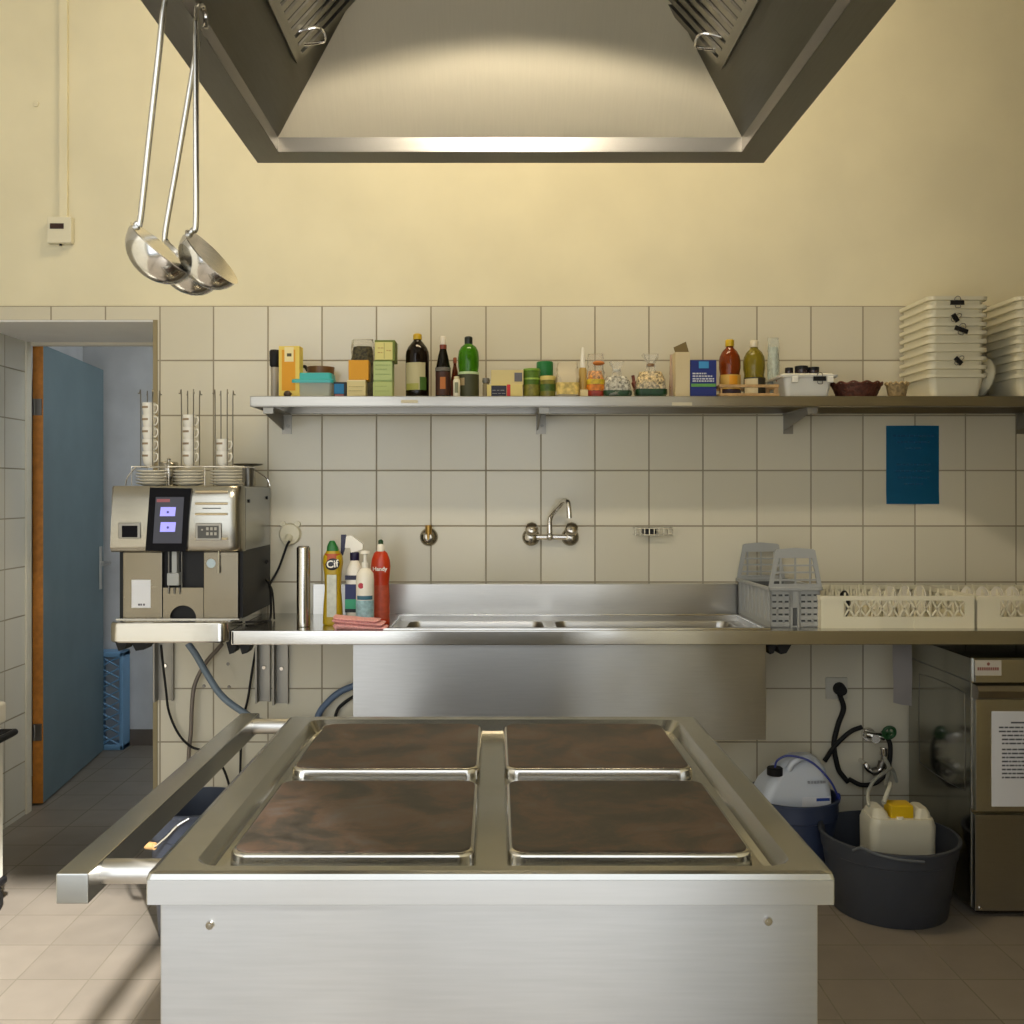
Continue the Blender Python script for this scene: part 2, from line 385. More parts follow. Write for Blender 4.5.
# grease filters in the side panels; s = distance up the slope (horizontal), y along the hood
def on_panel(side, y, s_, off=0):
    n = 1/math.hypot(1, T)
    x = (xi0+s_+off*T*n) if side < 0 else (xi1-s_-off*T*n)
    return Vector((x, y, zg+T*s_-off*n))
def solve(side, px, py):                 # ray through the photo onto the side panel
    kx, kz = (px-CX)/F, (CY-py)/F
    # x = kx*d ; H + kz*d = zg + T*s ; s = +-(x - xi)
    if side < 0: d = (zg-T*xi0-H)/(kz-T*kx); s_ = kx*d-xi0
    else: d = (zg+T*xi1-H)/(kz+T*kx); s_ = xi1-kx*d
    return d, s_
for side, pc, pb in ((-1, (294, 61), (266, 0)), (1, (725, 66), (756, 0))):
    y1, s0 = solve(side, *pc)
    y0, s1 = y1-.42, s0+.26
    fb = MB()
    def strip(ya, yb, sa, sb, o0, o1):
        fb.loft([[on_panel(side, ya, sa, o0), on_panel(side, yb, sa, o0), on_panel(side, yb, sb, o0), on_panel(side, ya, sb, o0)],
                 [on_panel(side, ya, sa, o1), on_panel(side, yb, sa, o1), on_panel(side, yb, sb, o1), on_panel(side, ya, sb, o1)]])
    strip(y0, y1, s0, s0+.012, 0, .009); strip(y0, y1, s1-.012, s1, 0, .009); strip(y0, y0+.016, s0, s1, 0, .009); strip(y1-.016, y1, s0, s1, 0, .009)
    flt = fb.build('grease_filter', 'steel_hood', hood, angle=20)
    fb = MB(); strip(y0+.016, y1-.016, s0+.012, s1-.012, .0005, .001); fb.build('filter_backing', mat('dark filter sheet', (.03, .027, .02), .5), flt)  # near-black sheet behind the slats
    fb = MB()
    for k in range(13):
        yy = y0+.024+k*(y1-y0-.05)/12.6
        strip(yy, yy+.017, s0+.010, s1-.010, .004, .008)
    fb.build('slats', 'steel_hood', flt, angle=20)
    hb = MB(); yy = (y0+y1)/2+.13
    hb.tube([on_panel(side, yy, s0+.02, .006), on_panel(side, yy, s0+.04, .03), on_panel(side, yy+.05, s0+.04, .03), on_panel(side, yy+.05, s0+.02, .006)], .003)
    hb.build('filter_handle', 'chrome', flt)
LX, LY, LZ = .03, 1.38, 2.363
b = MB(); b.lathe([(.069, -.046), (.071, -.044), (.067, -.041), (.002, -.041)], (LX, LY, LZ)); b.lathe([(.075, .03), (.08, .02), (.055, .10), (.02, .115)], (LX, LY, LZ-.02), cap0=False)  # lower disc is an added shield that cuts the lamp's downward light
for q in (-.05, .05): b.cyl((LX+q, LY, LZ-.043), (LX+q, LY, LZ+.03), .002, seg=6); b.cyl((LX, LY, LZ+.09), (LX, LY, zg+T*S), .012)
lamp = b.build('shielded_lamp_fitting', 'white', hood)
MB().sphere((LX, LY, LZ+.03), .028).build('bulb', emit('warm bulb', (1, .85, .6), 6), hood)

# ------------------------------------------------------------------ ladles hanging from the hood rim
def ladle(label, top, neck, bc, axis, rad, depth=.85, extra=()):
    top, neck, bc, axis = Vector(top), Vector(neck), Vector(bc), Vector(axis).normalized()
    r = thing('soup_ladle', label, 'ladle', top, 'ladles hanging from the hood')
    L0 = lambda p: Vector(p)-top
    # bowl: a shell opening along axis, its rim point nearest the neck carries the handle
    prof = [(rad*1.04, .002), (rad, 0)]+[(rad*math.cos(a), -rad*depth*math.sin(a)) for a in [PI/2*k/9 for k in range(1, 9)]]+[(.0012, -rad*depth)]
    inner = [(x*.965, z*.965+.0012) for x, z in prof[1:]][::-1]
    b = MB(); b.lathe(prof+inner, seg=36)
    q = axis.to_track_quat('Z', 'Y'); b.xf(Matrix.Translation(L0(bc)) @ q.to_matrix().to_4x4()); b.build('bowl', 'steel_bright', r)
    rimdir = (neck-bc); rimdir = (rimdir-axis*rimdir.dot(axis)).normalized()
    root = bc+rimdir*rad*.99
    b = MB(); b.tube([L0(root-axis*rad*.2), L0(root+axis*.004), L0(neck), L0(neck.lerp(top, .35)), L0(neck.lerp(top, .7)), L0(top)], .0046, 10)
    hk = [top, top+Vector((0, .004, .022)), top+Vector((.004, .018, .034)), top+Vector((.004, .034, .026)), top+Vector((.004, .036, .008))]
    b.tube([L0(p) for p in hk], .0042, 8); b.build('handle', 'steel_bright', r)
    return r
dl = 1.46
def pt(px, py, d): return Vector((X(px, d), d, Z(py, d)))
ladle('biggest soup ladle, its handle crossing the photo edge outside the hood corner', pt(166, -12, 1.40), pt(140.5, 219, 1.44), pt(162, 250, 1.44), (.66, -.10, .72), .054)
ladle('ladle mostly hidden behind the other two, its bowl low between them', pt(200.5, 27, 1.53), pt(165, 235, 1.56), pt(190, 265, 1.56), (.66, .10, .74), .052)
ladle('ladle hanging straight down with its bowl turned open towards the hob', pt(196, 22, 1.45), pt(196, 222, 1.46), pt(211, 258, 1.46), (.72, -.16, .60), .050)
hk = MB(); 
for p in (pt(166, -12, 1.40), pt(200.5, 27, 1.53), pt(196, 22, 1.45)):
    hk.cyl((p.x-.02, p.y+.018, p.z+.026), (xo0+.03, p.y+.018, zr+.004) if p.x > -.47 else (xo0+.002, p.y+.018, p.z+.026), .003, seg=8)
hk.build('utensil_hooks', 'chrome', hood)

# ------------------------------------------------------------------ hob (four plates) with its towel rail
hx0, hx1, hy0, hy1, hz = X(145, 1.1476), X(836, 1.1476), 1.1476, 1.958, .90
wx0, wx1, wy0, wy1, wz = -.362, .358, 1.170, 1.925, .877
hob = thing('electric_hob', 'stainless steel range with four brown square hotplates in front', 'stove', (0, 0, 0))
b = MB()
zb = .8625
b.rr([((hx0+hx1)/2, (hy0+hy1)/2, zb, (hx1-hx0)/2, (hy1-hy0)/2, .006), ((hx0+hx1)/2, (hy0+hy1)/2, hz-.008, (hx1-hx0)/2, (hy1-hy0)/2, .006),
      ((hx0+hx1)/2, (hy0+hy1)/2, hz-.002, (hx1-hx0)/2-.002, (hy1-hy0)/2-.002, .006), ((hx0+hx1)/2, (hy0+hy1)/2, hz, (hx1-hx0)/2-.008, (hy1-hy0)/2-.008, .006),
      ((wx0+wx1)/2, (wy0+wy1)/2, hz, (wx1-wx0)/2, (wy1-wy0)/2, .03), ((wx0+wx1)/2, (wy0+wy1)/2, hz-.004, (wx1-wx0)/2-.003, (wy1-wy0)/2-.003, .028),
      ((wx0+wx1)/2, (wy0+wy1)/2, wz+.004, (wx1-wx0)/2-.014, (wy1-wy0)/2-.014, .022), ((wx0+wx1)/2, (wy0+wy1)/2, wz, (wx1-wx0)/2-.022, (wy1-wy0)/2-.020, .018)], seg=6)
b.build('top_slab', 'steel_top', hob, angle=16)
MB().box(hx0+.003, hx1-.003, hy0-.0006, hy0+.003, zb+.0005, hz-.0085).build('lit_front_edge', steel('lit front edge steel', c=(.47, .465, .45), rough=.30, stretch=(2, 2, 40), rvar=.03, var=.05, aniso=.7), hob)  # same hob steel, lightened to copy the brightness its front face reflects
def plate_mat():
    m, nt, p = new_mat('scorched iron plate'); setp(p, Roughness=.42, Metallic=.55)
    N, Lk = nt.nodes.new, nt.links.new
    tc = N('ShaderNodeTexCoord'); n = N('ShaderNodeTexNoise'); n.inputs['Scale'].default_value = 9; n.inputs['Detail'].default_value = 10; n.inputs['Roughness'].default_value = .68
    n.inputs['Distortion'].default_value = .6
    Lk(tc.outputs['Object'], n.inputs['Vector'])
    cr = N('ShaderNodeValToRGB'); e = cr.color_ramp.elements
    e[0].position, e[0].color = .36, (.020, .016, .013, 1); e[1].position, e[1].color = .66, (.105, .09, .08, 1)
    k = e.new(.46); k.color = (.046, .038, .031, 1); k = e.new(.55); k.color = (.095, .058, .040, 1)
    Lk(n.outputs['Fac'], cr.inputs[0]); Lk(cr.outputs[0], p.inputs['Base Color'])
    r = N('ShaderNodeMapRange'); r.inputs[3].default_value = .32; r.inputs[4].default_value = .6
    Lk(n.outputs['Fac'], r.inputs[0]); Lk(r.outputs[0], p.inputs['Roughness']); return m
M['plate'] = plate_mat()
for px0, px1 in ((-.333, -.026), (.017, .324)):
    for py0, py1 in ((1.221, 1.534), (1.597, 1.908)):
        cx, cy, a, c2 = (px0+px1)/2, (py0+py1)/2, (px1-px0)/2, (py1-py0)/2
        b = MB(); b.rr([(cx, cy, wz-.002, a+.002, c2+.002, .024), (cx, cy, wz+.014, a+.001, c2+.001, .024), (cx, cy, wz+.018, a-.002, c2-.002, .022), (cx, cy, wz+.0185, a-.006, c2-.006, .02)], seg=6)
        hp = b.build('hotplate', 'steel_bright', hob, angle=50)
        b = MB(); b.rr([(cx, cy, wz+.0165, a-.005, c2-.005, .02), (cx, cy, wz+.0195, a-.005, c2-.005, .02), (cx, cy, wz+.0203, a-.008, c2-.008, .018)], seg=6); b.build('cooking_surface', 'plate', hp, angle=50)
bx0, bx1, by0 = X(160, 1.165), X(818, 1.165), 1.165
b = MB(); b.box(bx0, bx1, by0, hy1-.02, .14, zb-.004, .002); b.build('body', 'steel_panel', hob)
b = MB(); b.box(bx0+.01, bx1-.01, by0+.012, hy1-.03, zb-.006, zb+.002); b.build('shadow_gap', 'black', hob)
for px, py in ((210, 925), (768, 921)):
    q = pt(px, py, by0)
    b = MB(); b.cyl((q.x, by0+.001, q.z), (q.x, by0-.003, q.z), .006, .0045, 14); b.cyl((q.x, by0-.003, q.z), (q.x, by0-.0034, q.z), .002, seg=6); b.build('screw', 'chrome', hob)
for sx in (bx0+.06, bx1-.06):
    for sy in (by0+.06, hy1-.08):
        MB().cyl((sx, sy, 0), (sx, sy, .145), .022, .026).build('foot', 'steel', hob)
b = MB(); b.box(X(55.5, 1.15), X(88, 1.15), 1.15, 1.99, .862, .8985, .0022); rail = b.build('towel_rail', 'steel_top', hob)
b = MB()
for yy in (1.20, 1.945): MB().cyl((X(88, 1.15)-.004, yy, .882), (hx0+.004, yy, .882), .0148, seg=24).build('rail_bracket', 'steel', hob)

# ------------------------------------------------------------------ counter with sinks
cz, cy0, cy1 = .90, 3.161, YW-.002
cx0, cx1 = X(231, cy0), 2.45
sx0, sx1, sy0, sy1 = -.345, .878, 3.197, 3.552
sink = thing('sink_counter', 'long stainless steel counter with two sunken sink bowls along the tiled wall', 'counter', (0, 0, 0))
bowls = ((-.305, .168, 3.225, 3.52), (.212, .835, 3.225, 3.52))
def hole_slab(b, x0, x1, y0, y1, z0, z1, holes):
    xs = sorted({x0, x1, *[h[0] for h in holes], *[h[1] for h in holes]}); ys = sorted({y0, y1, *[h[2] for h in holes], *[h[3] for h in holes]})
    inh = lambda x, y: any(h[0] < x < h[1] and h[2] < y < h[3] for h in holes)
    for z, fl in ((z1, 1), (z0, -1)):
        V = {(i, j): b.bm.verts.new((x, y, z)) for i, x in enumerate(xs) for j, y in enumerate(ys)}
        for i in range(len(xs)-1):
            for j in range(len(ys)-1):
                if inh((xs[i]+xs[i+1])/2, (ys[j]+ys[j+1])/2): continue
                q = [V[i, j], V[i+1, j], V[i+1, j+1], V[i, j+1]]; b.face(q if fl > 0 else q[::-1])
b = MB()
hole_slab(b, cx0, cx1, cy0+.004, cy1, cz-.004, cz, [(sx0, sx1, sy0, sy1)])
b.box(cx0, cx1, cy0, cy0+.012, cz-.045, cz+.0005, .003); b.box(cx0, cx0+.01, cy0, cy1, cz-.045, cz+.0004, .002); b.box(cx0, cx1, cy1-.02, cy1, cz-.045, cz-.002)
b.box(cx0+.02, sx0-.02, cy0+.02, cy1-.03, cz-.045, cz-.005); b.box(sx1+.02, cx1, cy0+.02, cy1-.03, cz-.045, cz-.005)
b.build('worktop', steel('counter steel', c=(.55, .535, .50), rough=.2, stretch=(2, 50, 50), var=.06), sink, angle=30)
b = MB(); e = .012
for (x0, x1, y0, y1) in ((sx0-.02, sx0+.004, sy0-.01, sy1+.014), (sx1-.004, sx1+.02, sy0-.01, sy1+.014), (sx0-.02, sx1+.02, sy1-.002, sy1+.016), (sx0-.02, sx1+.02, sy0-.012, sy0+.004)):
    b.box(x0, x1, y0, y1, cz-.003, cz+.006, .003)
b.build('raised_rim', 'steel_bright', sink)
b = MB(); tz = cz-.018
hole_slab(b, sx0, sx1, sy0, sy1, tz-.003, tz, bowls)
for (x0, x1, y0, y1) in ((sx0, sx0+.003, sy0, sy1), (sx1-.003, sx1, sy0, sy1), (sx0, sx1, sy0, sy0+.003), (sx0, sx1, sy1-.003, sy1)): b.box(x0, x1, y0, y1, tz-.003, cz)
b.build('sink_tray', 'steel', sink, angle=30)
for i, (x0, x1, y0, y1) in enumerate(bowls):
    cx, cy, a, c2 = (x0+x1)/2, (y0+y1)/2, (x1-x0)/2, (y1-y0)/2
    b = MB(); b.rr([(cx, cy, tz+.0015, a+.012, c2+.012, .045), (cx, cy, tz+.002, a, c2, .04), (cx, cy, tz-.02, a-.006, c2-.006, .04), (cx, cy, tz-.22, a-.012, c2-.012, .04), (cx, cy, tz-.245, a-.04, c2-.04, .03)], seg=6, cap0=False)
    bo = b.build('sink_bowl', 'steel', sink, recalc=False)
    MB().lathe([(.03, 0), (.03, .003), (.02, .004), (.002, .002)], (cx, cy, tz-.245)).build('drain', 'chrome', bo)
bsx0, bsx1 = X(313, YW-.02), X(738, YW-.02)
b = MB(); b.box(bsx0, bsx1, YW-.022, YW-.002, cz-.002, Z(584, YW-.02), .002); b.build('backsplash', 'steel', sink)
ax0, ax1, az = X(353, 3.2), X(766, 3.2), Z(740, 3.2)
b = MB(); b.box(ax0, ax1, 3.2, 3.206, az, cz-.006, .001)
b.box(ax0, ax0+.004, 3.206, YW-.01, az, cz-.05); b.box(ax1-.004, ax1, 3.206, YW-.01, az, cz-.05)
b.build('apron', 'steel_panel', sink)

# platform under the coffee machine
pz0, pz1, pyf = Z(643, 3.13), .932, 3.13
ppx0, ppx1 = X(108, pyf), cx0-.003
r = thing('machine_shelf', 'steel shelf with rounded front carrying the coffee machine beside the doorway', 'shelf', (0, 0, 0))
b = MB(); b.rr([((ppx0+ppx1)/2, (pyf+YW-.004)/2, z, (ppx1-ppx0)/2-e2, (YW-.004-pyf)/2-e2, .03) for z, e2 in ((pz0, .004), (pz0+.005, 0), (pz1-.008, 0), (pz1-.002, .003), (pz1, .009))], seg=5)
b.build('top_board', 'steel_bright', r)
def lug(px0, px1, z1, d=3.22):
    xa, xb = X(px0, d), X(px1, d); return MB().prism([(xa, z1), (xb, z1), (xa+(xb-xa)*.62, z1-.036), (xa+(xb-xa)*.28, z1-.040)], 'y', d, d+.07)
for q in ((114, 130), (129, 153)): lug(*q, pz0).build('foot', 'rubber', r)

def bracket(px0, px1, z1, z0, label):
    r = thing('wall_bracket', label, 'bracket', (X((px0+px1)/2, YW), YW, 0), 'steel wall brackets under the counter')
    hw = (px1-px0)/2*YW/F
    b = MB(); b.box(-hw, hw, -.004, -.0, z0, z1); b.box(-hw, -hw+.006, -.045, -.004, z0, z1, .001); b.box(hw-.005, hw, -.02, -.004, z0, z1, .001); b.build('upright', 'bracket', r)
    b = MB()
    for zz in (.18, .55): 
        z = z0+(z1-z0)*(1-zz); b.cyl((0, -.002, z), (0, -.011, z), .009, .007, 8)
    b.build('bolt', 'chrome', r)
    return r
bracket(157, 174.5, pz0-.002, Z(700, YW), 'steel wall bracket with two bolts below the coffee machine shelf')
bracket(258, 271, cz-.047, Z(701, YW), 'wider steel wall bracket right beside another below the counter end')
bracket(275, 289, cz-.047, Z(703, YW), 'narrower dull wall bracket nearest the sink apron')
for q, lab in (((226, 238), 'black rubber lug under the counter end beside coffee machine shelf'), ((238, 252), 'black rubber lug under the counter nearest the steel brackets'), ((767, 778), 'black rubber lug right beside the sink apron under the counter'), ((776, 793), 'black rubber lug under the counter below the cutlery basket')):
    tag(lug(*q, cz-.0452).build('rubber_lug', 'rubber'), lab, 'lug', 'rubber lugs under the counter')

# ------------------------------------------------------------------ wall fittings above the sink
r = thing('wall_tap', 'chrome mixer tap with two round handles and swan spout on the tiles', 'tap', (X(551, YW), YW, Z(537, YW)))
s_ = YW/F
tapm = mat('dull chrome', (.42, .39, .33), .22, 1)
for q in (-20, 19):
    b = MB(); b.lathe([(.033, 0), (.033, .006), (.030, .014), (.024, .020), (.018, .022), (.018, .06), (.015, .062)], seg=28).xf(Matrix.Translation((q*s_, 0, 0)) @ Matrix.Rotation(PI/2, 4, 'X')); b.build('wall_flange', tapm, r)
b = MB(); b.cyl((-20*s_, -.05, .002), (19*s_, -.05, .002), .0105, seg=16); b.sphere((-2*s_, -.05, .004), .016); b.build('mixer_bar', 'chrome', r)
b = MB(); b.tube([(-2*s_, -.05, .01), (-2*s_, -.052, .06), (0, -.06, .085), (6*s_, -.10, .115), (10*s_, -.15, .135), (13*s_, -.19, .13), (14*s_, -.20, .10), (14.4*s_, -.20, .075)], .0095, 12); b.build('spout', 'chrome', r)
hm = mat('smoky chrome handle', (.50, .46, .40), .18, 1)
for q in (-20, 19):
    b = MB(); b.lathe([(.012, 0), (.022, .006), (.025, .02), (.022, .036), (.012, .042)], seg=8).xf(Matrix.Translation((q*s_, -.055, .020)) @ Matrix.Rotation(math.radians(58), 4, 'X'))
    b.build('handle', hm, r)
r = thing('water_valve', 'single chrome wall valve with brass top beside the tap', 'valve', (X(429, YW), YW+.001, Z(537, YW)))
b = MB(); b.lathe([(.034, 0), (.034, .004), (.030, .012), (.022, .018), (.016, .020), (.014, .036), (.01, .037)], seg=28).xf(Matrix.Rotation(PI/2, 4, 'X')); b.build('flange', tapm, r)
b = MB(); b.cyl((0, -.028, -.008), (0, -.028, .045), .010, .013, 12); b.build('stem', mat('aged brass', (.45, .28, .08), .4, 1), r)
r = thing('soap_holder', 'small chrome wire soap holder fixed on the tiles', 'soap holder', (X(651, YW), YW+.002, Z(531, YW)))
b = MB()
for zz in (-.012, .012): b.tube([(-.066, -.002, zz), (-.066, -.06, zz), (.07, -.06, zz), (.07, -.002, zz)], .0028, 8, 0)
for k in range(9): b.cyl((-.066+.017*k, -.06, -.014), (-.066+.017*k, -.06, .014), .0025, seg=6)
for k in range(5): b.cyl((-.05+.026*k, -.06, -.012), (-.05+.026*k, -.003, -.012), .002, seg=6)
b.build('wire_basket', 'chrome', r)
MB().box(-.035, .012, -.055, -.008, -.0098, .010, .004).build('insert', 'black', r)
r = thing('wall_socket', 'round cream power socket with a black cable on the tiles', 'socket', (X(290.5, YW), YW, Z(534, YW)))
b = MB(); b.lathe([(.04, 0), (.04, .012), (.036, .02), (.03, .022)], seg=32).xf(Matrix.Rotation(PI/2, 4, 'X'))
for q in (-.026, .028): b.cyl((q, 0, .037), (q, -.014, .037), .011, .010, 14)
b.build('socket_plate', 'offwhite', r)
b = MB(); b.cyl((-.002, -.018, -.012), (-.006, -.05, -.03), .016, .010, 14); b.build('plug', 'offwhite', r)
o = MB().tube([(X(290, 3.58), 3.575, Z(541, 3.58)), (X(287, 3.58), 3.575, Z(546, 3.58)), (X(279, 3.58), 3.575, Z(568, 3.58)), (X(271, 3.58), 3.56, Z(584, 3.58)), (X(270.5, 3.5), 3.5, cz+.10), (X(270.5, 3.45), 3.45, cz+.0065), (X(262, 3.35), 3.36, cz+.006), (X(246, 3.34), 3.33, cz+.006)], .0045, 8).build('power_cable', 'black')
tag(o, 'black cable dropping from the round socket onto the counter', 'cable')
o = MB().tube([(cx0+.027, 3.56, 1.10), (X(262, 3.56), 3.55, Z(572, 3.56)), (X(270.3, 3.53), 3.53, Z(586, 3.53)), (X(273, 3.48), 3.48, cz+.08), (X(273, 3.40), 3.42, cz+.0055)], .0035, 8).build('machine_cable', 'black')
tag(o, 'thin black cable coming from behind the coffee machine onto the counter', 'cable')
r = thing('blue_notice', 'bright blue sheet with faint lines of print taped under the shelf', 'notice', (X(912.5, YW), YW, Z(504, YW)))
b = MB(); n = 8; hw = .098
g = [[(-hw+2*hw*i/n, -.0002-.006*math.sin(PI*i/n)-(.003 if j == 0 else 0), .29*j/6) for i in range(n+1)] for j in range(7)]
V = [b.ring(q) for q in g]
for j in range(6):
    for i in range(n): b.face([V[j][i], V[j][i+1], V[j+1][i+1], V[j+1][i]])
bmesh.ops.solidify(b.bm, geom=b.bm.faces[:], thickness=.0006)
b.build('sheet', mat('blue card', (.0, .17, .36), .6), r)
b = MB()
for z, hw2 in ((.252, .075), (.229, .06), (.206, .03), (.146, .063), (.122, .066), (.098, .058), (.074, .035)):
    k = -hw2
    while k < hw2:
        l = random.uniform(.008, .02); b.box(k, min(k+l, hw2), -.0086, -.0074, z-.0035, z+.0035); k += l+.004
b.build('print', mat('dark blue print', (.0, .085, .20), .7), r)

# ------------------------------------------------------------------ wall shelf
sd, sz1, sz0 = 3.315, 1.673, 1.638
shx0, shx1 = X(250, sd), 2.45
shelf = thing('wall_shelf', 'long stainless steel wall shelf full of groceries above the sink', 'shelf', (0, 0, 0))
b = MB(); b.box(shx0, shx1, sd, YW-.001, sz1-.004, sz1, .0015); b.box(shx0, shx1, sd, sd+.008, sz0, sz1, .002); b.box(shx0, shx0+.004, sd, YW-.001, sz0, sz1-.001); b.box(shx0, shx1, sd, sd+.03, sz0, sz0+.003)
b.box(shx0, shx1, YW-.03, YW-.001, sz0-.001, sz1-.003)
b.build('board', 'steel_h', shelf)
for px in (287, 541, 788, 1021):
    x = X(px, YW)
    b = MB(); b.box(x-.018, x+.018, YW-.004, YW-.0005, Z(434, YW), sz0); 
    b.prism([(sd+.03, sz0-.001), (YW-.004, sz0-.001), (YW-.004, sz0-.06), (sd+.03, sz0-.022)], 'x', x-.0035-.012, x-.012)
    b.box(x-.022, x+.016, sd+.028, YW-.004, sz0-.004, sz0-.0005); b.box(x-.020, x+.014, sd+.026, sd+.05, sz0-.022, sz0-.001)
    br = b.build('bracket', 'bracket', shelf)
    MB().cyl((x+.004, YW-.004, sz0-.045), (x+.004, YW-.01, sz0-.045), .006, seg=8).build('bolt', 'dark_steel', br)
for px0, px1, py in ((401, 418, 401.5), (672, 692, 404)):
    b = MB(); b.box(X(px0, sd), X(px1, sd), sd-.0012, sd+.001, Z(py+1.6, sd), Z(py-1.6, sd)); b.build('price_strip', mat('shelf sticker', (.55, .50, .36), .6), shelf)

# ------------------------------------------------------------------ things on the shelf
def base(px0, px1, top, d):
    """centre x, width, height of a shelf item seen between px0 and px1 with its top at row top"""
    return X((px0+px1)/2, d), (px1-px0)*d/F, Z(top, d)-sz1
def q3(*c): return s2l(*c)
def carton(name, label, cat, px0, px1, top, d, depth, colr, bands=(), z0=0, rz=0, hgt=None, group=None, lines=None):
    """a paper box; bands: (x0,x1,z0,z1 as fractions of the front, colour, name)"""
    x, w, h = base(px0, px1, top, d)
    if hgt: h = hgt
    else: h -= z0
    r = thing(name, label, cat, (x, d+depth/2, sz1+z0), group, rz)
    MB().box(-w/2, w/2, -depth/2, depth/2, 0, h, .0012).build('box_body', mat(name+' card', colr, .6), r)
    for k, (a, b_, c_, d_, cc, nm) in enumerate(bands):
        MB().box(-w/2+w*a, -w/2+w*b_, -depth/2-.0007-.0001*k, -depth/2+.0005, h*c_, h*d_).build(nm, mat(name+' '+nm, cc, .6), r)
    if lines:
        lc, items = lines; b = MB()
        for (a, b_, c_) in items:
            k = a
            while k < b_:
                l = random.uniform(.05, .14); b.box(-w/2+w*k, -w/2+w*min(k+l, b_), -depth/2-.0016, -depth/2+.0004, h*(c_-.018), h*(c_+.018)); k += l+.03
        b.build('print', mat(name+' print', lc, .7), r)
    return r
# pepper mill
x, w, h = base(270, 279.5, 350, 3.50)
r = thing('pepper_mill', 'tall grey mill with a black cap behind the yellow carton', 'mill', (x, 3.50, sz1))
MB().lathe([(.013, .004), (.014, .01), (.0135, h*.52), (.015, h*.60), (.014, h*.66)], seg=20).build('body', mat('frosted mill', (.36, .32, .25), .3), r)
MB().lathe([(.013, h*.66), (.018, h*.70), (.019, h*.97), (.015, h)], seg=20).build('cap', 'black', r)
MB().lathe([(.015, 0), (.016, .012), (.013, .014)], seg=20).build('foot', 'black', r)
carton('sugar_carton', 'yellow and orange carton with a white label leaning by the shelf end', 'carton', 279, 300, 346, 3.40, .05, q3(222, 196, 92),
       ((.15, .80, .15, .93, q3(214, 150, 18), 'front_panel'), (.28, .72, .70, .98, q3(228, 214, 160), 'label'), (.40, .62, .80, .86, q3(70, 66, 50), 'emblem')), rz=-.06)
o = MB().sphere((0, 0, .011), .012, (1.15, .9, .9), 12, 8).jitter(.0012).build('brown_nut', mat('dark nut shell', (.05, .028, .012), .5), loc=(X(287.5, 3.35), 3.352, sz1)); tag(o, 'small dark brown nut in front of the yellow carton', 'nut')
x, w, h = base(290, 333, 372, 3.39)
r = thing('lunch_box', 'clear lunch box with a turquoise lid on the shelf', 'food box', (x, 3.45, sz1))
MB().rr([(0, 0, .0, w/2-.010, .045, .012), (0, 0, h*.62, w/2-.004, .051, .012)]).build('tub', clear('clear plastic tub', (.62, .66, .55), .55, .2), r)
MB().rr([(0, 0, .003, w/2-.014, .041, .01), (0, 0, h*.20, w/2-.012, .043, .01)]).build('contents', mat('pale crumbs', (.60, .52, .33), .8, var=.2, scale=90), r)
MB().rr([(0, 0, h*.60, w/2, .055, .014), (0, 0, h*.72, w/2, .055, .014), (0, 0, h*.76, w/2-.006, .050, .012), (0, 0, h*.98, w/2-.008, .047, .012), (0, 0, h, w/2-.014, .042, .01)]).build('lid', mat('turquoise plastic', (.035, .38, .38), .35), r)
r = thing('brown_pan', 'shallow brown dish with a dark handle behind the turquoise lunch box', 'dish', (X(320, 3.54), 3.555, sz1))
zz = Z(378, 3.54)-sz1; zt = Z(365.5, 3.5)-sz1
MB().lathe([(.040, 0), (.046, zt*.7), (.05, zt), (.046, zt), (.04, zt*.75), (.002, .02)], seg=28).build('dish_body', mat('brown glazed dish', (.17, .075, .025), .4), r)
MB().tube([(-.047, 0, zt-.012), (-.056, -.002, zt+.002), (-.064, -.004, zt+.003)], .006, 10).build('handle', 'black', r)
r = carton('spice_tin', 'tiny bright blue box with dark edges next to the lunch box', 'box', 333.5, 346.5, 382, 3.37, .035, q3(24, 26, 30), ((.06, .80, .25, .88, q3(10, 108, 160), 'blue_panel'), (.1, .78, .1, .22, q3(150, 90, 90), 'stripe')))
carton('tea_box', 'cream paper box under an orange box on the shelf', 'box', 347, 365.5, 380, 3.36, .05, q3(206, 192, 138), ((0, 1, .93, 1, q3(230, 216, 170), 'lid_edge'),), lines=(q3(160, 146, 96), ((.1, .9, .62), (.1, .8, .38))))
h1 = Z(380, 3.36)-sz1
carton('orange_box', 'plain orange box stacked on a cream box beside dark bag', 'box', 348.5, 368.5, 360, 3.36, .052, q3(206, 146, 12), z0=h1+.0002)
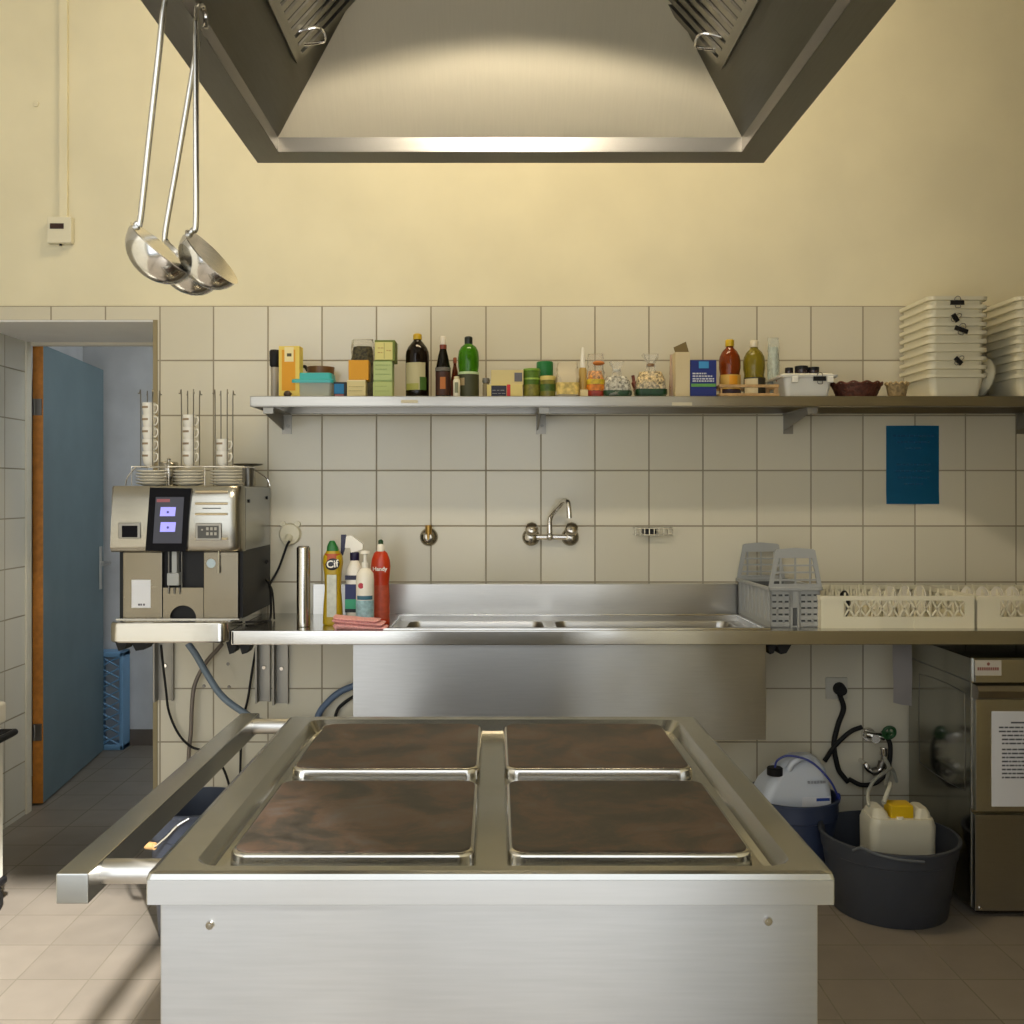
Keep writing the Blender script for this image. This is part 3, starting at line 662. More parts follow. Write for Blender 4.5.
def bag(name, label, cat, px0, px1, top, d, c_low, c_top, depth=.06, z_split=.45, neck=None, ruffle=False, jit=.004, fill=None, fillz=.35, band=None, group=None, alpha=.5, fvar=.75):
    """a crumpled food bag: transparent film over its contents"""
    x, w, h = base(px0, px1, top, d); r = thing(name, label, cat, (x, d+depth/2, sz1), group)
    nk = neck if neck else .72
    secs = [(0, 0, 0, w*.44, depth*.42, .012), (0, 0, h*.08, w*.5, depth*.5, .018), (0, 0, h*.25, w*.49, depth*.5, .02), (0, 0, h*.42, w*.45, depth*.44, .02),
            (0, 0, h*.58, w*(.5*nk+.06), depth*.34, .016), (0, 0, h*.70, w*.5*nk, depth*.2*nk+.003, .01), (0, 0, h*.80, w*(.5*nk*(1 if not ruffle else .85)), .008, .006), (0, 0, h*.92, w*(.5*nk*(1.5 if ruffle else .96)), .007 if not ruffle else .016, .005), (0, 0, h, w*(.5*nk*(1.8 if ruffle else .9)), .003 if not ruffle else .018, .003)]
    b = MB().rr(secs, seg=4); b.bm.verts.ensure_lookup_table()
    for v in b.bm.verts:
        if v.co.z > h*.05: v.co += Vector((random.uniform(-jit, jit), random.uniform(-jit, jit), random.uniform(-jit, jit)*.5))
    b.build('film', clear(name+' film', c_top, alpha, .22), r, angle=25)
    if fill:
        b = MB().rr([(0, 0, .001, w*.41, depth*.38, .012), (0, 0, h*fillz*.3, w*.465, depth*.45, .018), (0, 0, h*fillz*.7, w*.455, depth*.44, .018), (0, 0, h*fillz, w*.36, depth*.28, .02)], seg=4); b.jitter(.0022).build('contents', mat(name+' contents', fill, .7, var=fvar, scale=110), r, angle=25)
    for k, (z0, z1, cc, nm) in enumerate(band or ()):
        f_ = lambda z: .44+.06*min(1, z/.08) if z < .25 else .49-.1*max(0, z-.42)
        hw, hd = w*.505, depth*.53
        b = MB().rr([(0, 0, h*z0+.0004, w*f_(z0)*1.02+.001, depth*f_(z0)*1.02+.0015, .02), (0, 0, h*(z0+z1)/2, w*f_((z0+z1)/2)*1.03+.001, depth*f_((z0+z1)/2)*1.03+.0015, .02), (0, 0, h*z1, w*f_(z1)*1.02+.001, depth*f_(z1)*1.02+.0015, .02)], seg=4, cap0=False, cap1=False)
        b.build(nm, mat(name+' '+nm, cc, .45, var=.3, scale=60), r)
    return r
bag('dark_bag', 'clear bag of dark olive contents behind the orange box', 'bag', 349, 374, 338, 3.47, None, (.55, .50, .36), .07, fill=(.045, .038, .016), fillz=.88, alpha=.25, neck=.9)
carton('herbal_tea_box', 'light green tea box at the bottom of the green stack', 'tea box', 373, 392.5, 381.5, 3.36, .062, q3(160, 172, 104), ((0, .97, .02, .94, q3(168, 180, 112), 'front_panel'),), group=None, lines=(q3(140, 154, 92), ((.1, .7, .7), (.1, .85, .4))))
h1 = Z(381.5, 3.36)-sz1+.0002; h2 = Z(361, 3.36)-sz1
carton('herbal_tea_box', 'pale green tea box in the middle of the green stack', 'tea box', 373.5, 392.5, 361, 3.36, .062, q3(140, 160, 98), ((0, .97, .08, .96, q3(170, 184, 122), 'front_panel'),), z0=h1, lines=(q3(136, 156, 96), ((.1, .9, .8), (.1, .7, .6), (.1, .9, .35))))
carton('herbal_tea_box', 'green edged tea box with cream front on top of the green stack', 'tea box', 374.5, 395, 340, 3.36, .09, q3(98, 112, 34), ((.02, .88, .06, .90, q3(206, 198, 124), 'front_panel'), (.46, .49, .1, .86, q3(150, 146, 80), 'fold')), z0=h2+.0002, lines=(q3(176, 140, 84), ((.16, .42, .62), (.16, .42, .40), (.58, .8, .5))))

def bottle(name, label, cat, px0, px1, top, d, prof, c_body, c_cap, capz, labels=(), glass=True, capr=None, group=None, seg=32, neck=None):
    """prof: (radius fraction of the half width, height fraction)"""
    x, w, h = base(px0, px1, top, d); R = w/2; r = thing(name, label, cat, (x, d+R, sz1), group)
    MB().lathe([(R*a, h*z) for a, z in prof], seg=seg).build('bottle_body', glassy(name+' glass', c_body, .07, .55) if glass else mat(name+' plastic', c_body, .3), r)
    cr = capr or prof[-1][0]*1.25
    MB().lathe([(R*cr, h*capz), (R*cr*1.04, h*(capz+.01)), (R*cr*1.02, h*.985), (R*cr*.8, h)], seg=24).build('cap', mat(name+' cap', c_cap, .4), r)
    if neck: MB().lathe([(R*neck[0], h*neck[1]), (R*neck[0], h*neck[2])], seg=24).build('neck_foil', mat(name+' foil', neck[3], .4), r)
    for k, (z0, z1, a0, a1, cc, nm) in enumerate(labels):
        MB().arc(R*1.0+.0004*k, h*z0, h*z1, a0, a1).build(nm, mat(name+' '+nm, cc, .6), r)
    return r
P_vin = [(.92, 0), (1, .03), (1, .66), (.96, .72), (.80, .79), (.5, .86), (.33, .895), (.31, .93)]
bottle('vinegar_bottle', 'big dark bottle with yellow cap and pale landscape label', 'bottle', 404.5, 428.5, 332, 3.37, P_vin, (.012, .006, .003), q3(196, 160, 20), .91,
       ((.12, .54, -155, -45, q3(176, 168, 128), 'label'), (.12, .22, -150, -80, q3(150, 150, 70), 'label_field'), (.12, .32, -75, -40, q3(58, 92, 24), 'label_tree')), glass=True, capr=.36)
P_win = [(.95, 0), (1, .02), (1, .42), (.93, .50), (.66, .68), (.40, .80), (.34, .86)]
bottle('syrup_bottle', 'slim dark bottle with white cap and red collar next to big dark bottle', 'bottle', 435, 450.5, 335, 3.37, P_win, (.010, .008, .004), q3(214, 206, 190), .855,
       ((.04, .42, -160, -20, q3(56, 26, 12), 'label'), (.14, .33, -110, -70, q3(170, 100, 40), 'label_figure'), (.43, .49, -165, -15, q3(96, 92, 84), 'label_band')), neck=(.46, .79, .86, q3(118, 52, 36)), capr=.36)
bottle('sauce_bottle', 'small reddish brown bottle behind the little white bottle', 'bottle', 450.5, 459, 357, 3.44, P_win, (.16, .035, .012), q3(140, 72, 40), .86, ((.05, .45, -160, -20, q3(116, 46, 22), 'label'),))
bottle('pill_bottle', 'little white bottle before the reddish brown bottle', 'bottle', 453, 460, 376, 3.345, [(.95, 0), (1, .03), (1, .80), (.8, .86)], (.66, .62, .48), q3(210, 200, 160), .86, ((.2, .7, -120, -60, q3(120, 124, 100), 'label'),), glass=False, capr=.75)
P_pet = [(.80, 0), (.92, .02), (.92, .36), (.90, .44), (.98, .52), (1, .66), (.93, .76), (.72, .83), (.40, .875), (.34, .89)]
bottle('lemonade_bottle', 'bulging bright green plastic bottle with black cap', 'bottle', 457.5, 479, 335, 3.37, P_pet, (.06, .26, .005), q3(14, 22, 10), .875,
       ((.03, .40, -165, -15, q3(58, 60, 34), 'label'), (.38, .42, -165, -15, q3(180, 196, 150), 'label_edge'), (.20, .32, -150, -110, q3(170, 150, 110), 'label_photo')), capr=.37)
r = thing('spice_jar', 'tiny dim glass jar between green bottle and white boxes', 'jar', (X(486, 3.42), 3.42, sz1))
MB().lathe([(.011, 0), (.012, .004), (.012, .05), (.009, .058)], seg=16).build('jar_body', clear('dim jar', (.30, .25, .15), .7, .2), r)
MB().lathe([(.012, .056), (.013, .06), (.012, .072), (.002, .074)], seg=16).build('lid', mat('grey lid', (.16, .15, .13), .5), r)
carton('pudding_box', 'flat white box with dark blue panel and red stripe', 'box', 487, 522.5, 384.5, 3.36, .09, q3(206, 190, 120), ((.12, .55, .02, .92, q3(34, 36, 56), 'blue_panel'), (.56, .66, .0, 1.0, q3(190, 40, 44), 'red_stripe')), lines=(q3(150, 150, 150), ((.15, .5, .55), (.15, .52, .3))))
carton('filter_box', 'white box with grey square stacked on the red striped box', 'box', 491, 523.5, 370, 3.37, .085, q3(202, 186, 130), ((.72, .96, .22, .82, q3(96, 94, 100), 'grey_square'),), z0=Z(384.5, 3.36)-sz1+.0002)
def tin(name, label, cat, px0, px1, top, d, body, lid, lidz, bands=(), lidr=1.03):
    x, w, h = base(px0, px1, top, d); R = w/2; r = thing(name, label, cat, (x, d+R, sz1))
    MB().lathe([(R*.97, 0), (R, .003), (R, h*lidz), (R*.95, h*lidz+.002)], seg=28).build('tin_body', mat(name+' body', body, .4, var=.2, scale=60), r)
    MB().lathe([(R*lidr, h*lidz), (R*lidr, h*.96), (R*lidr*.95, h)], seg=28).build('lid', mat(name+' lid', lid, .4), r)
    for k, (z0, z1, cc, nm) in enumerate(bands): MB().arc(R+.0003*k, h*z0, h*z1, -175, -5).build(nm, mat(name+' '+nm, cc, .5, var=.25, scale=70), r)
    return r
tin('olive_tin', 'green tin with olive picture beside the white boxes', 'tin', 523.5, 540.5, 368, 3.37, q3(72, 104, 26), q3(112, 150, 50), .92, ((.05, .45, q3(120, 116, 44), 'picture'), (.62, .68, q3(150, 178, 76), 'stripe')))
tin('sprinkle_tub', 'tub with emerald green lid behind the small green jar', 'tub', 537, 553.5, 361, 3.46, q3(200, 186, 138), q3(26, 112, 56), .62)
tin('relish_jar', 'short green and gold jar below the emerald lid', 'jar', 540.5, 556, 375.5, 3.355, q3(112, 108, 40), q3(196, 180, 104), .80, ((.30, .62, q3(64, 92, 28), 'label'),))
bag('pasta_bag', 'cream printed bag of pale pasta with a red dot corner', 'bag', 556, 580, 361.5, 3.36, None, (.66, .58, .42), .06, fill=(.58, .48, .24), fillz=.5, neck=.86, alpha=.75, band=((.08, .42, q3(196, 172, 96), 'print_band'),))
x, w, h = base(579, 587, 347, 3.40)
r = thing('glue_bottle', 'slim tan squeeze bottle with tall white nozzle', 'bottle', (x, 3.41, sz1))
MB().lathe([(.013, 0), (.014, .004), (.014, h*.55), (.011, h*.6)], seg=20).build('bottle_body', mat('tan squeeze plastic', (.48, .32, .09), .4), r)
MB().lathe([(.011, h*.59), (.010, h*.66), (.0045, h*.97), (.003, h)], seg=16).build('nozzle', 'china', r)
carton('matchbox', 'very small cream box before the slim tan bottle', 'box', 580.5, 588, 389.5, 3.335, .02, q3(206, 188, 140))
r = bag('gummy_bag', 'see-through bag of orange, red and green sweets', 'bag', 587.5, 605, 353, 3.38, None, (.62, .56, .44), .055, fill=(.62, .24, .05), fillz=.62, neck=.9, alpha=.22, band=((.02, .16, q3(150, 46, 24), 'red_sweets'), (.17, .30, q3(206, 120, 30), 'orange_sweets'), (.31, .42, q3(206, 176, 40), 'yellow_sweets')))
MB().sphere((.010, -.012, .122), .014, (1.5, 1, .55), 14, 8).jitter(.001).build('orange_tag', mat('orange print', q3(190, 112, 46), .5), r)
def tied(name, label, px0, px1, top, d, fill, mixc, base_c):
    r = bag(name, label, 'bag', px0, px1, top, d, None, (.70, .68, .60), .075, fill=fill, fillz=.60, neck=.28, ruffle=True, jit=.004, alpha=.24, band=((.02, .20, base_c, 'printed_base'),), group=None)
    x, w, h = base(px0, px1, top, d)
    MB().lathe([(w*.13, h*.73), (w*.14, h*.76), (w*.13, h*.79)], seg=14, sy=.8).build('tie', mat(name+' tie', mixc, .5), r); return r
tied('salad_bag', 'knotted bag of mottled seeds with dark green base', 604, 632, 360.5, 3.37, (.36, .35, .30), (.55, .55, .50), q3(22, 62, 26))
r = thing('dried_chilli', 'dark red dried chilli lying between two knotted bags', 'chilli', (X(638, 3.44), 3.44, sz1))
b = MB(); b.tube([(-.018, 0, .085), (-.012, .0, .055), (.0, 0, .035), (.014, .004, .05), (.026, 0, .075)], [.006, .011, .016, .013, .006], 10); b.tube([(.0, 0, .035), (.002, 0, .012), (.004, 0, .004)], [.013, .009, .004], 10)
b.build('pod', mat('dried chilli', (.16, .035, .018), .5, var=.3, scale=60), r)
tied('nut_bag', 'taller knotted clear bag of beige nuts with deep green base', 637, 667.5, 353, 3.37, (.46, .36, .20), (.22, .12, .05), q3(14, 58, 26))
bag('pink_sachet', 'narrow pinkish sachet squeezed against the tall white box', 'sachet', 670, 677, 354, 3.42, None, (.52, .38, .28), .03, fill=(.36, .2, .1), fillz=.4, neck=.8, jit=.0015, alpha=.7)
r = carton('rice_box', 'tall plain white box with an open brown flap', 'box', 675.5, 690, 352, 3.37, .11, q3(200, 184, 146))
x, w, h = base(675.5, 690, 352, 3.37)
b = MB(); b.prism([(-w/2+.002, h-.001), (w/2, h-.001), (w/2-.011, h+.038), (-w/2-.004, h+.018)], 'y', -.04, -.038); b.build('flap', mat('raw brown card', (.16, .115, .04), .7), r)
r = carton('salt_box', 'deep blue box with white print and a green stripe', 'box', 690.5, 716.5, 360, 3.37, .06, q3(16, 36, 112), ((.03, .97, .29, .37, q3(92, 148, 74), 'green_stripe'), (.32, .70, .78, .96, q3(54, 140, 196), 'emblem')), lines=(q3(196, 200, 210), ((.08, .62, .64), (.08, .86, .57), (.08, .92, .50), (.08, .90, .44))))
P_oil = [(.86, 0), (.95, .03), (.95, .34), (.90, .42), (1, .52), (1, .64), (.92, .72), (.70, .80), (.36, .86), (.33, .90)]
bottle('red_oil_bottle', 'amber red oil bottle with yellow cap in the small wooden crate', 'bottle', 721.5, 743, 338, 3.40, P_oil, (.30, .055, .008), q3(200, 166, 16), .885, ((.16, .40, -160, -20, q3(202, 160, 76), 'label'), (.18, .38, -105, -60, q3(214, 146, 20), 'label_picture'), (.06, .15, -160, -20, q3(52, 34, 44), 'label_foot')), capr=.40)
bottle('olive_oil_bottle', 'yellow green oil bottle with white cap in the small wooden crate', 'bottle', 746, 768, 339, 3.40, P_oil, (.30, .24, .02), q3(216, 206, 180), .885, ((.0, .36, -165, -15, q3(44, 38, 22), 'label'), (.04, .34, -160, -85, q3(206, 190, 150), 'label_front')), capr=.38)
xa, xb = X(719.5, 3.36), X(779, 3.36)
r = thing('wooden_crate', 'low slatted wooden crate holding the two oil bottles', 'crate', ((xa+xb)/2, 3.36, sz1))
hw = (xb-xa)/2; b = MB()
for z0, z1 in ((.004, .014), (.034, .044)):
    b.box(-hw, hw, -.002, .004, z0, z1, .001); b.box(-hw, hw, .118, .124, z0, z1, .001); b.box(-hw, -hw+.005, .004, .118, z0, z1, .001); b.box(hw-.005, hw, .004, .118, z0, z1, .001)
b.build('slats', 'wood', r)
b = MB()
for x_ in (-hw+.001, hw-.011):
    for y_ in (.0045, .108): b.box(x_+.0045*(1 if x_ < 0 else -1), x_+.010, y_, y_+.009, 0, .046, .001)
b.build('corner_posts', 'wood', r)
bag('cling_bag', 'tall colourless plastic bag with a bluish strip beside the oil bottles', 'bag', 769, 781, 337, 3.50, None, (.62, .66, .58), .04, neck=.9, jit=.003, alpha=.35, fill=(.46, .52, .46), fillz=.85, fvar=.12)
o = MB().sphere((0, 0, .016), .016, (1, 1, .95), 16, 10).build('cherry_tomato', mat('tomato skin', (.50, .10, .02), .3), loc=(X(781, 3.42), 3.40, sz1)); 
# raise the tomato onto a small tin so it shows above the tub edge
tag(o, 'small orange red tomato beside the white tub', 'tomato')
o.location = (X(781.5, 3.45), 3.46, sz1+.055)
t_ = MB().lathe([(.017, 0), (.018, .002), (.018, .054), (.017, .055)], seg=20).build('low_tin', mat('cream tin', (.55, .48, .32), .4), loc=(X(781.5, 3.45), 3.46, sz1)); tag(t_, 'small cream tin under the orange red tomato', 'tin')
# white tub with lid, black jars on it
x, w, h = base(783, 836, 373, 3.36)
r = thing('storage_tub', 'lidded white plastic tub with a black clip and dark jars on top', 'tub', (x, 3.36+.1, sz1))
MB().rr([(0, 0, 0, w/2-.018, .078, .016), (0, 0, h*.86, w/2-.006, .092, .018)]).build('tub_body', 'white', r)
MB().rr([(0, 0, h*.84, w/2+.008, .104, .016), (0, 0, h*.93, w/2+.010, .106, .016), (0, 0, h*.97, w/2-.004, .092, .014), (0, 0, h, w/2-.006, .09, .014)]).build('lid', 'white', r)
b = MB(); 
for q in (-.05, .07): b.box(q-.011, q+.011, -.108, -.092, h*.60, h*.86, .003)
b.build('catch', 'white', r)
def clip(px, py, d, label, wide=.022, rot=0, tall=.022):
    r = thing('binder_clip', label, 'clip', (X(px, d), d, Z(py, d)), 'black clips on the white tubs')
    mt = Matrix.Rotation(rot, 4, 'Y')
    b = MB(); b.prism([(-.006, -tall*.3), (.001, -tall*.3), (-.001, tall*.4), (-.0035, tall*.4)], 'x', -wide/2, wide/2); b.xf(mt).build('jaw', 'black', r)
    b = MB(); b.tube([(-wide*.25, -.003, tall*.35), (-wide*.18, -.006, tall*.8), (0, -.007, tall*1.0), (wide*.18, -.006, tall*.8), (wide*.25, -.003, tall*.35)], .0014, 6); b.tube([(-wide*.2, -.006, -tall*.3), (-wide*.16, -.008, -tall*.75), (wide*.16, -.008, -tall*.75), (wide*.2, -.006, -tall*.3)], .0014, 6)
    b.xf(mt).build('wire_lever', 'dark_steel', r); return r
clip(819.5, 379, 3.353, 'black binder clip on the rim of the lidded tub', .042)
zt = sz1+h
for px, pw, hh, lab in ((789, 8, .028, 'short dark jar at the oil bottle end of the tub lid'), (801.5, 13, .034, 'widest dark jar in the middle of the tub lid'), (813.5, 11, .030, 'dark jar on the tub lid directly above the binder clip')):
    rr_ = pw/2*3.44/F
    r = thing('dark_jar', lab, 'jar', (X(px, 3.44), 3.44, zt), 'dark jars on the lidded tub')
    MB().lathe([(rr_*.95, 0), (rr_, .002), (rr_, hh*.6), (rr_*.9, hh*.65)], seg=20).build('jar_body', mat('dark jar glass', (.03, .02, .022), .25), r)
    MB().lathe([(rr_, hh*.63), (rr_, hh*.97), (rr_*.9, hh)], seg=20).build('lid', 'black', r)
def wicker(name, label, px0, px1, top, d, c, k=1):
    x, w, h = base(px0, px1, top, d); R = w/2; r = thing(name, label, 'basket', (x, d+R*.8, sz1), None)
    b = MB(); nb = 30
    rows = [[((R*(.74+.26*j/7))*(1+.018*math.cos(PI*(i+j)))*math.cos(2*PI*i/nb), (R*(.74+.26*j/7))*.8*(1+.018*math.cos(PI*(i+j)))*math.sin(2*PI*i/nb), h*.92*j/7) for i in range(nb)] for j in range(8)]
    inner = [[(p[0]*.9, p[1]*.9, max(p[2], .004)) for p in q] for q in rows[::-1]]
    b.loft(rows+inner); b.build('woven_wall', mat(name+' cane', c, .6, var=.28, scale=90, bump=.6), r, angle=60)
    b = MB(); n = 60
    b.tube([(R*1.0*math.cos(2*PI*i/n), R*.8*math.sin(2*PI*i/n), h*.94+.0035*math.sin(i*PI/2.5)) for i in range(n)], .0038, 7, 2, closed=True); b.build('rim', mat(name+' rim', [v*1.3 for v in c], .55, var=.25, scale=120), r)
wicker('bread_basket', 'dark brown oval wicker basket beside the lidded tub', 838.5, 889, 381, 3.37, (.085, .022, .010))
wicker('cane_basket', 'small light tan wicker basket beside the dark one', 889.5, 911.5, 382, 3.385, (.28, .20, .09))

# stacks of nested white tubs
def tubproto(w, dp):
    b = MB(); hw, hd, t = w/2, dp/2, .003; h = .080
    b.rr([(0, 0, 0, hw-.016, hd-.016, .02), (0, 0, h-.014, hw-.004, hd-.004, .024), (0, 0, h-.012, hw+.006, hd+.006, .026), (0, 0, h, hw+.008, hd+.008, .028), (0, 0, h, hw-.004, hd-.004, .022),
          (0, 0, h-.010, hw-.006-t, hd-.006-t, .022), (0, 0, .004, hw-.016-t, hd-.016-t, .018)], seg=5)
    return b
ords = ['bottom', 'second lowest', 'third lowest', 'fourth lowest', 'fifth lowest', 'fifth from top', 'fourth from top', 'third from top', 'second from top', 'topmost']
me = None
for nm, xc, lab in (('basket stack', X(930, 3.36)+.098, 'next to the small tan basket'), ('edge stack', 1.775+.118, 'cut off by the photo edge')):
    for k in range(10):
        z = sz1+.0005+.0295*k
        if me is None:
            o = tubproto(.196, .25).build('nesting_tub', 'offwhite'); me = o.data; tub0 = o
        else:
            o = tub0.copy(); C.objects.link(o)
        o.location = (xc, 3.487, z); tag(o, '%s white plastic tub in the stack %s' % (ords[k], lab), 'tub', 'nested white tubs, '+nm)
clip(957, 303, 3.345, 'topmost black clip on the tall white tub stack', .046)
clip(955, 318, 3.345, 'black clip hanging crooked below the topmost clip on the tub stack', .03, 1.0)
clip(961, 330, 3.345, 'third black clip down on the tub stack, tilted', .046, .35)
clip(958, 361, 3.345, 'lowest dark clip on the lower rims of the tub stack', .03, .8)
r = thing('oval_dish', 'pale oval dish standing on edge between the two tub stacks', 'dish', (X(988, 3.42), 3.50, sz1))
hh = Z(354, 3.42)-sz1
b = MB(); b.lathe([(.5, -.010), (.47, -.012), (.40, .012), (.002, .014), (.002, .019), (.41, .018), (.5, -.004)], seg=40); b.xf(Matrix.Translation((0, 0, hh/2)) @ Matrix.Rotation(-PI/2+.22, 4, 'Y') @ Matrix.Diagonal((hh*.97, .22, 1, 1))); b.build('dish_body', 'offwhite', r)

# ------------------------------------------------------------------ cleaning things on the counter
def cnt(px0, px1, top, bot, d):
    return X((px0+px1)/2, d), (px1-px0)*d/F, Z(top, d)-cz
d = 3.30
x, w, h = cnt(322, 342, 541, 0, d)
r = thing('scouring_cream_bottle', 'yellow scouring cream bottle with green cap by the steel canister', 'bottle', (x, d+.02, cz))
MB().rr([(0, 0, 0, w*.46, .024, .02), (0, 0, .006, w*.5, .028, .022), (0, 0, h*.25, w*.46, .027, .022), (0, 0, h*.42, w*.40, .024, .02), (0, 0, h*.60, w*.42, .024, .02), (0, 0, h*.74, w*.5, .027, .022), (0, 0, h*.82, w*.46, .025, .02), (0, 0, h*.90, w*.26, .018, .014)], seg=6).build('bottle_body', mat('mustard plastic', q3(178, 150, 14), .35), r)
MB().rr([(.0, 0, h*.88, w*.30, .020, .014), (-.002, 0, h*.93, w*.26, .017, .012), (-.003, 0, h*.99, w*.14, .012, .008), (-.003, 0, h, w*.10, .01, .006)], seg=5).build('cap', mat('green cap', q3(20, 104, 40), .4), r)
MB().rr([(0, 0, h*.72, w*.47, .0275, .02), (0, 0, h*.85, w*.40, .0255, .02)], seg=5, cap0=False, cap1=False).build('red_band', mat('red print', q3(172, 78, 34), .45), r)
b = MB(); b.sphere((0, 0, 0), 1, (w*.36, .004, h*.07), 20, 10).xf(Matrix.Translation((.003, -.0275, h*.725)) @ Matrix.Rotation(-.25, 4, 'Y')); b.build('emblem', mat('black emblem', (.01, .012, .02), .4), r)
text('Cif', .034, (.003, -.0323, h*.725), M['china'], r, bold=.0006, rot=(PI/2, -.12, 0))
MB().box(-w*.24, w*.24, -.0285, -.020, h*.10, h*.60, .001).build('label', mat('pale label', q3(196, 200, 190), .6, var=.10, scale=60), r)
x, w, h = cnt(344, 362, 536, 0, d+.02)
r = thing('spray_bottle', 'white trigger spray bottle with dark blue and green label', 'spray bottle', (x, d+.06, cz))
MB().rr([(0, 0, 0, w*.45, .026, .02), (0, 0, .005, w*.48, .029, .022), (0, 0, h*.52, w*.48, .029, .022), (0, 0, h*.62, w*.44, .026, .02), (0, 0, h*.70, w*.26, .018, .014), (0, 0, h*.72, w*.2, .014, .01)], seg=5).build('bottle_body', 'china', r)
MB().lathe([(.014, h*.71), (.016, h*.72), (.016, h*.80), (.013, h*.81)], seg=20).build('collar', mat('navy plastic', q3(26, 22, 60), .4), r)
b = MB(); b.prism([(-.032, h*.86), (-.028, h*.99), (-.010, h*1.0), (.030, h*.90), (.028, h*.845), (-.010, h*.80), (-.014, h*.86)], 'y', -.011, .011); b.build('spray_head', 'china', r)
b = MB(); b.prism([(-.046, h*.93), (-.046, h*1.01), (-.030, h*1.01), (-.026, h*.93), (-.040, h*.78), (-.048, h*.74)], 'y', -.008, .008); b.build('trigger', M['navy plastic'] if 'navy plastic' in M else mat('navy trigger', q3(26, 22, 60), .4), r)
for z0, z1, cc, nm in ((.50, .55, q3(24, 28, 62), 'label_title'), (.28, .45, q3(22, 36, 92), 'label_blue'), (.17, .28, q3(52, 160, 120), 'label_green'), (.13, .17, q3(16, 30, 34), 'label_foot')):
    MB().box(-w*.47, w*.30, -.0297, -.02, h*z0, h*z1, .0005).build(nm, mat('spray '+nm, cc, .5), r)
x, w, h = cnt(355, 374, 560, 0, d-.045)
r = thing('soap_dispenser', 'small white pump bottle with red dot in front of spray bottle', 'bottle', (x, d-.03, cz))
MB().lathe([(w*.44, 0), (w*.48, .004), (w*.48, h*.70), (w*.44, h*.80), (w*.24, h*.87), (w*.16, h*.88)], seg=28).build('bottle_body', 'china', r)
MB().lathe([(w*.18, h*.87), (w*.18, h*.96), (w*.10, h*.97), (w*.09, h*1.08), (w*.28, h*1.09), (w*.26, h*1.13), (w*.05, h*1.14)], seg=20).build('pump', 'china', r)
MB().arc(w*.48, h*.06, h*.40, -165, -15).build('label', mat('aqua label', q3(140, 178, 186), .5, var=.2, scale=70), r)
MB().arc(w*.481, h*.41, h*.47, -140, -30).build('label_title', mat('teal title', q3(50, 100, 120), .5), r)
b = MB(); b.cyl((-w*.16, -w*.44, h*.62), (-w*.16, -w*.475, h*.62), w*.15, seg=20); b.build('red_dot', mat('red dot', q3(176, 42, 60), .5), r)
x, w, h = cnt(369.5, 389.5, 540, 0, d+.01)
r = thing('dish_soap_bottle', 'tall orange red dish soap bottle with green tip beside the sink', 'bottle', (x, d+.045, cz))
MB().lathe([(w*.42, 0), (w*.46, .006), (w*.44, h*.1), (w*.46, h*.14), (w*.44, h*.2), (w*.46, h*.26), (w*.42, h*.48), (w*.46, h*.58), (w*.5, h*.68), (w*.46, h*.76), (w*.34, h*.84), (w*.18, h*.87)], seg=28, sy=.75).build('bottle_body', mat('orange red plastic', q3(184, 52, 14), .3), r)
MB().lathe([(w*.2, h*.86), (w*.18, h*.93), (w*.12, h*.95)], seg=20).build('collar', 'china', r)
MB().lathe([(w*.13, h*.945), (w*.13, h*.985), (w*.06, h)], seg=16).build('tip', mat('green tip', q3(16, 64, 22), .4), r)
MB().arc(w*.455, h*.06, h*.46, -160, -20, sy=.75).build('label', mat('faded red label', q3(176, 74, 48), .5, var=.15, scale=50), r)
text('Handy', .019, (.0, -w*.395, h*.655), M['china'], r, bold=.0004)
r = thing('pink_cloth', 'folded pink cleaning cloth lying on the counter by the sink', 'cloth', (X(361, 3.22), 3.22, cz))
b = MB(); w = (388-334)*3.22/F
for k, (sc, z0, z1) in enumerate(((1, .0, .012), (.97, .0125, .024), (.86, .0245, .034))):
    st = b._mark(); b.rr([(-.006*k, 0, z0, w/2*sc-.006, .030, .01), (-.006*k, 0, (z0+z1)/2, w/2*sc, .036, .012), (-.008*k, 0, z1, w/2*sc-.006, .030, .01)], seg=5)
    b.bm.verts.ensure_lookup_table()
    for v in b.bm.verts[st:]:
        v.co.z += (.004*math.sin(v.co.x*70+k)+.006*max(0, -v.co.x*12)) if v.co.z > .001 else 0
b.build('folds', mat('pink waffle cloth', q3(240, 178, 178), .85, var=.08, scale=160, bump=.5), r, angle=60)
# steel canister
x = X(303.5, 3.27)
r = thing('steel_canister', 'slim tall polished steel canister standing on the counter', 'canister', (x, 3.27, cz))
hh = Z(547, 3.27)-cz
MB().lathe([(.0205, 0), (.0225, .002), (.0225, hh-.002), (.0205, hh)], seg=32).build('canister_body', 'steel_bright', r)
MB().lathe([(.0208, hh-.001), (.018, hh+.003), (.002, hh+.004)], seg=32).build('lid', 'dark_steel', r)

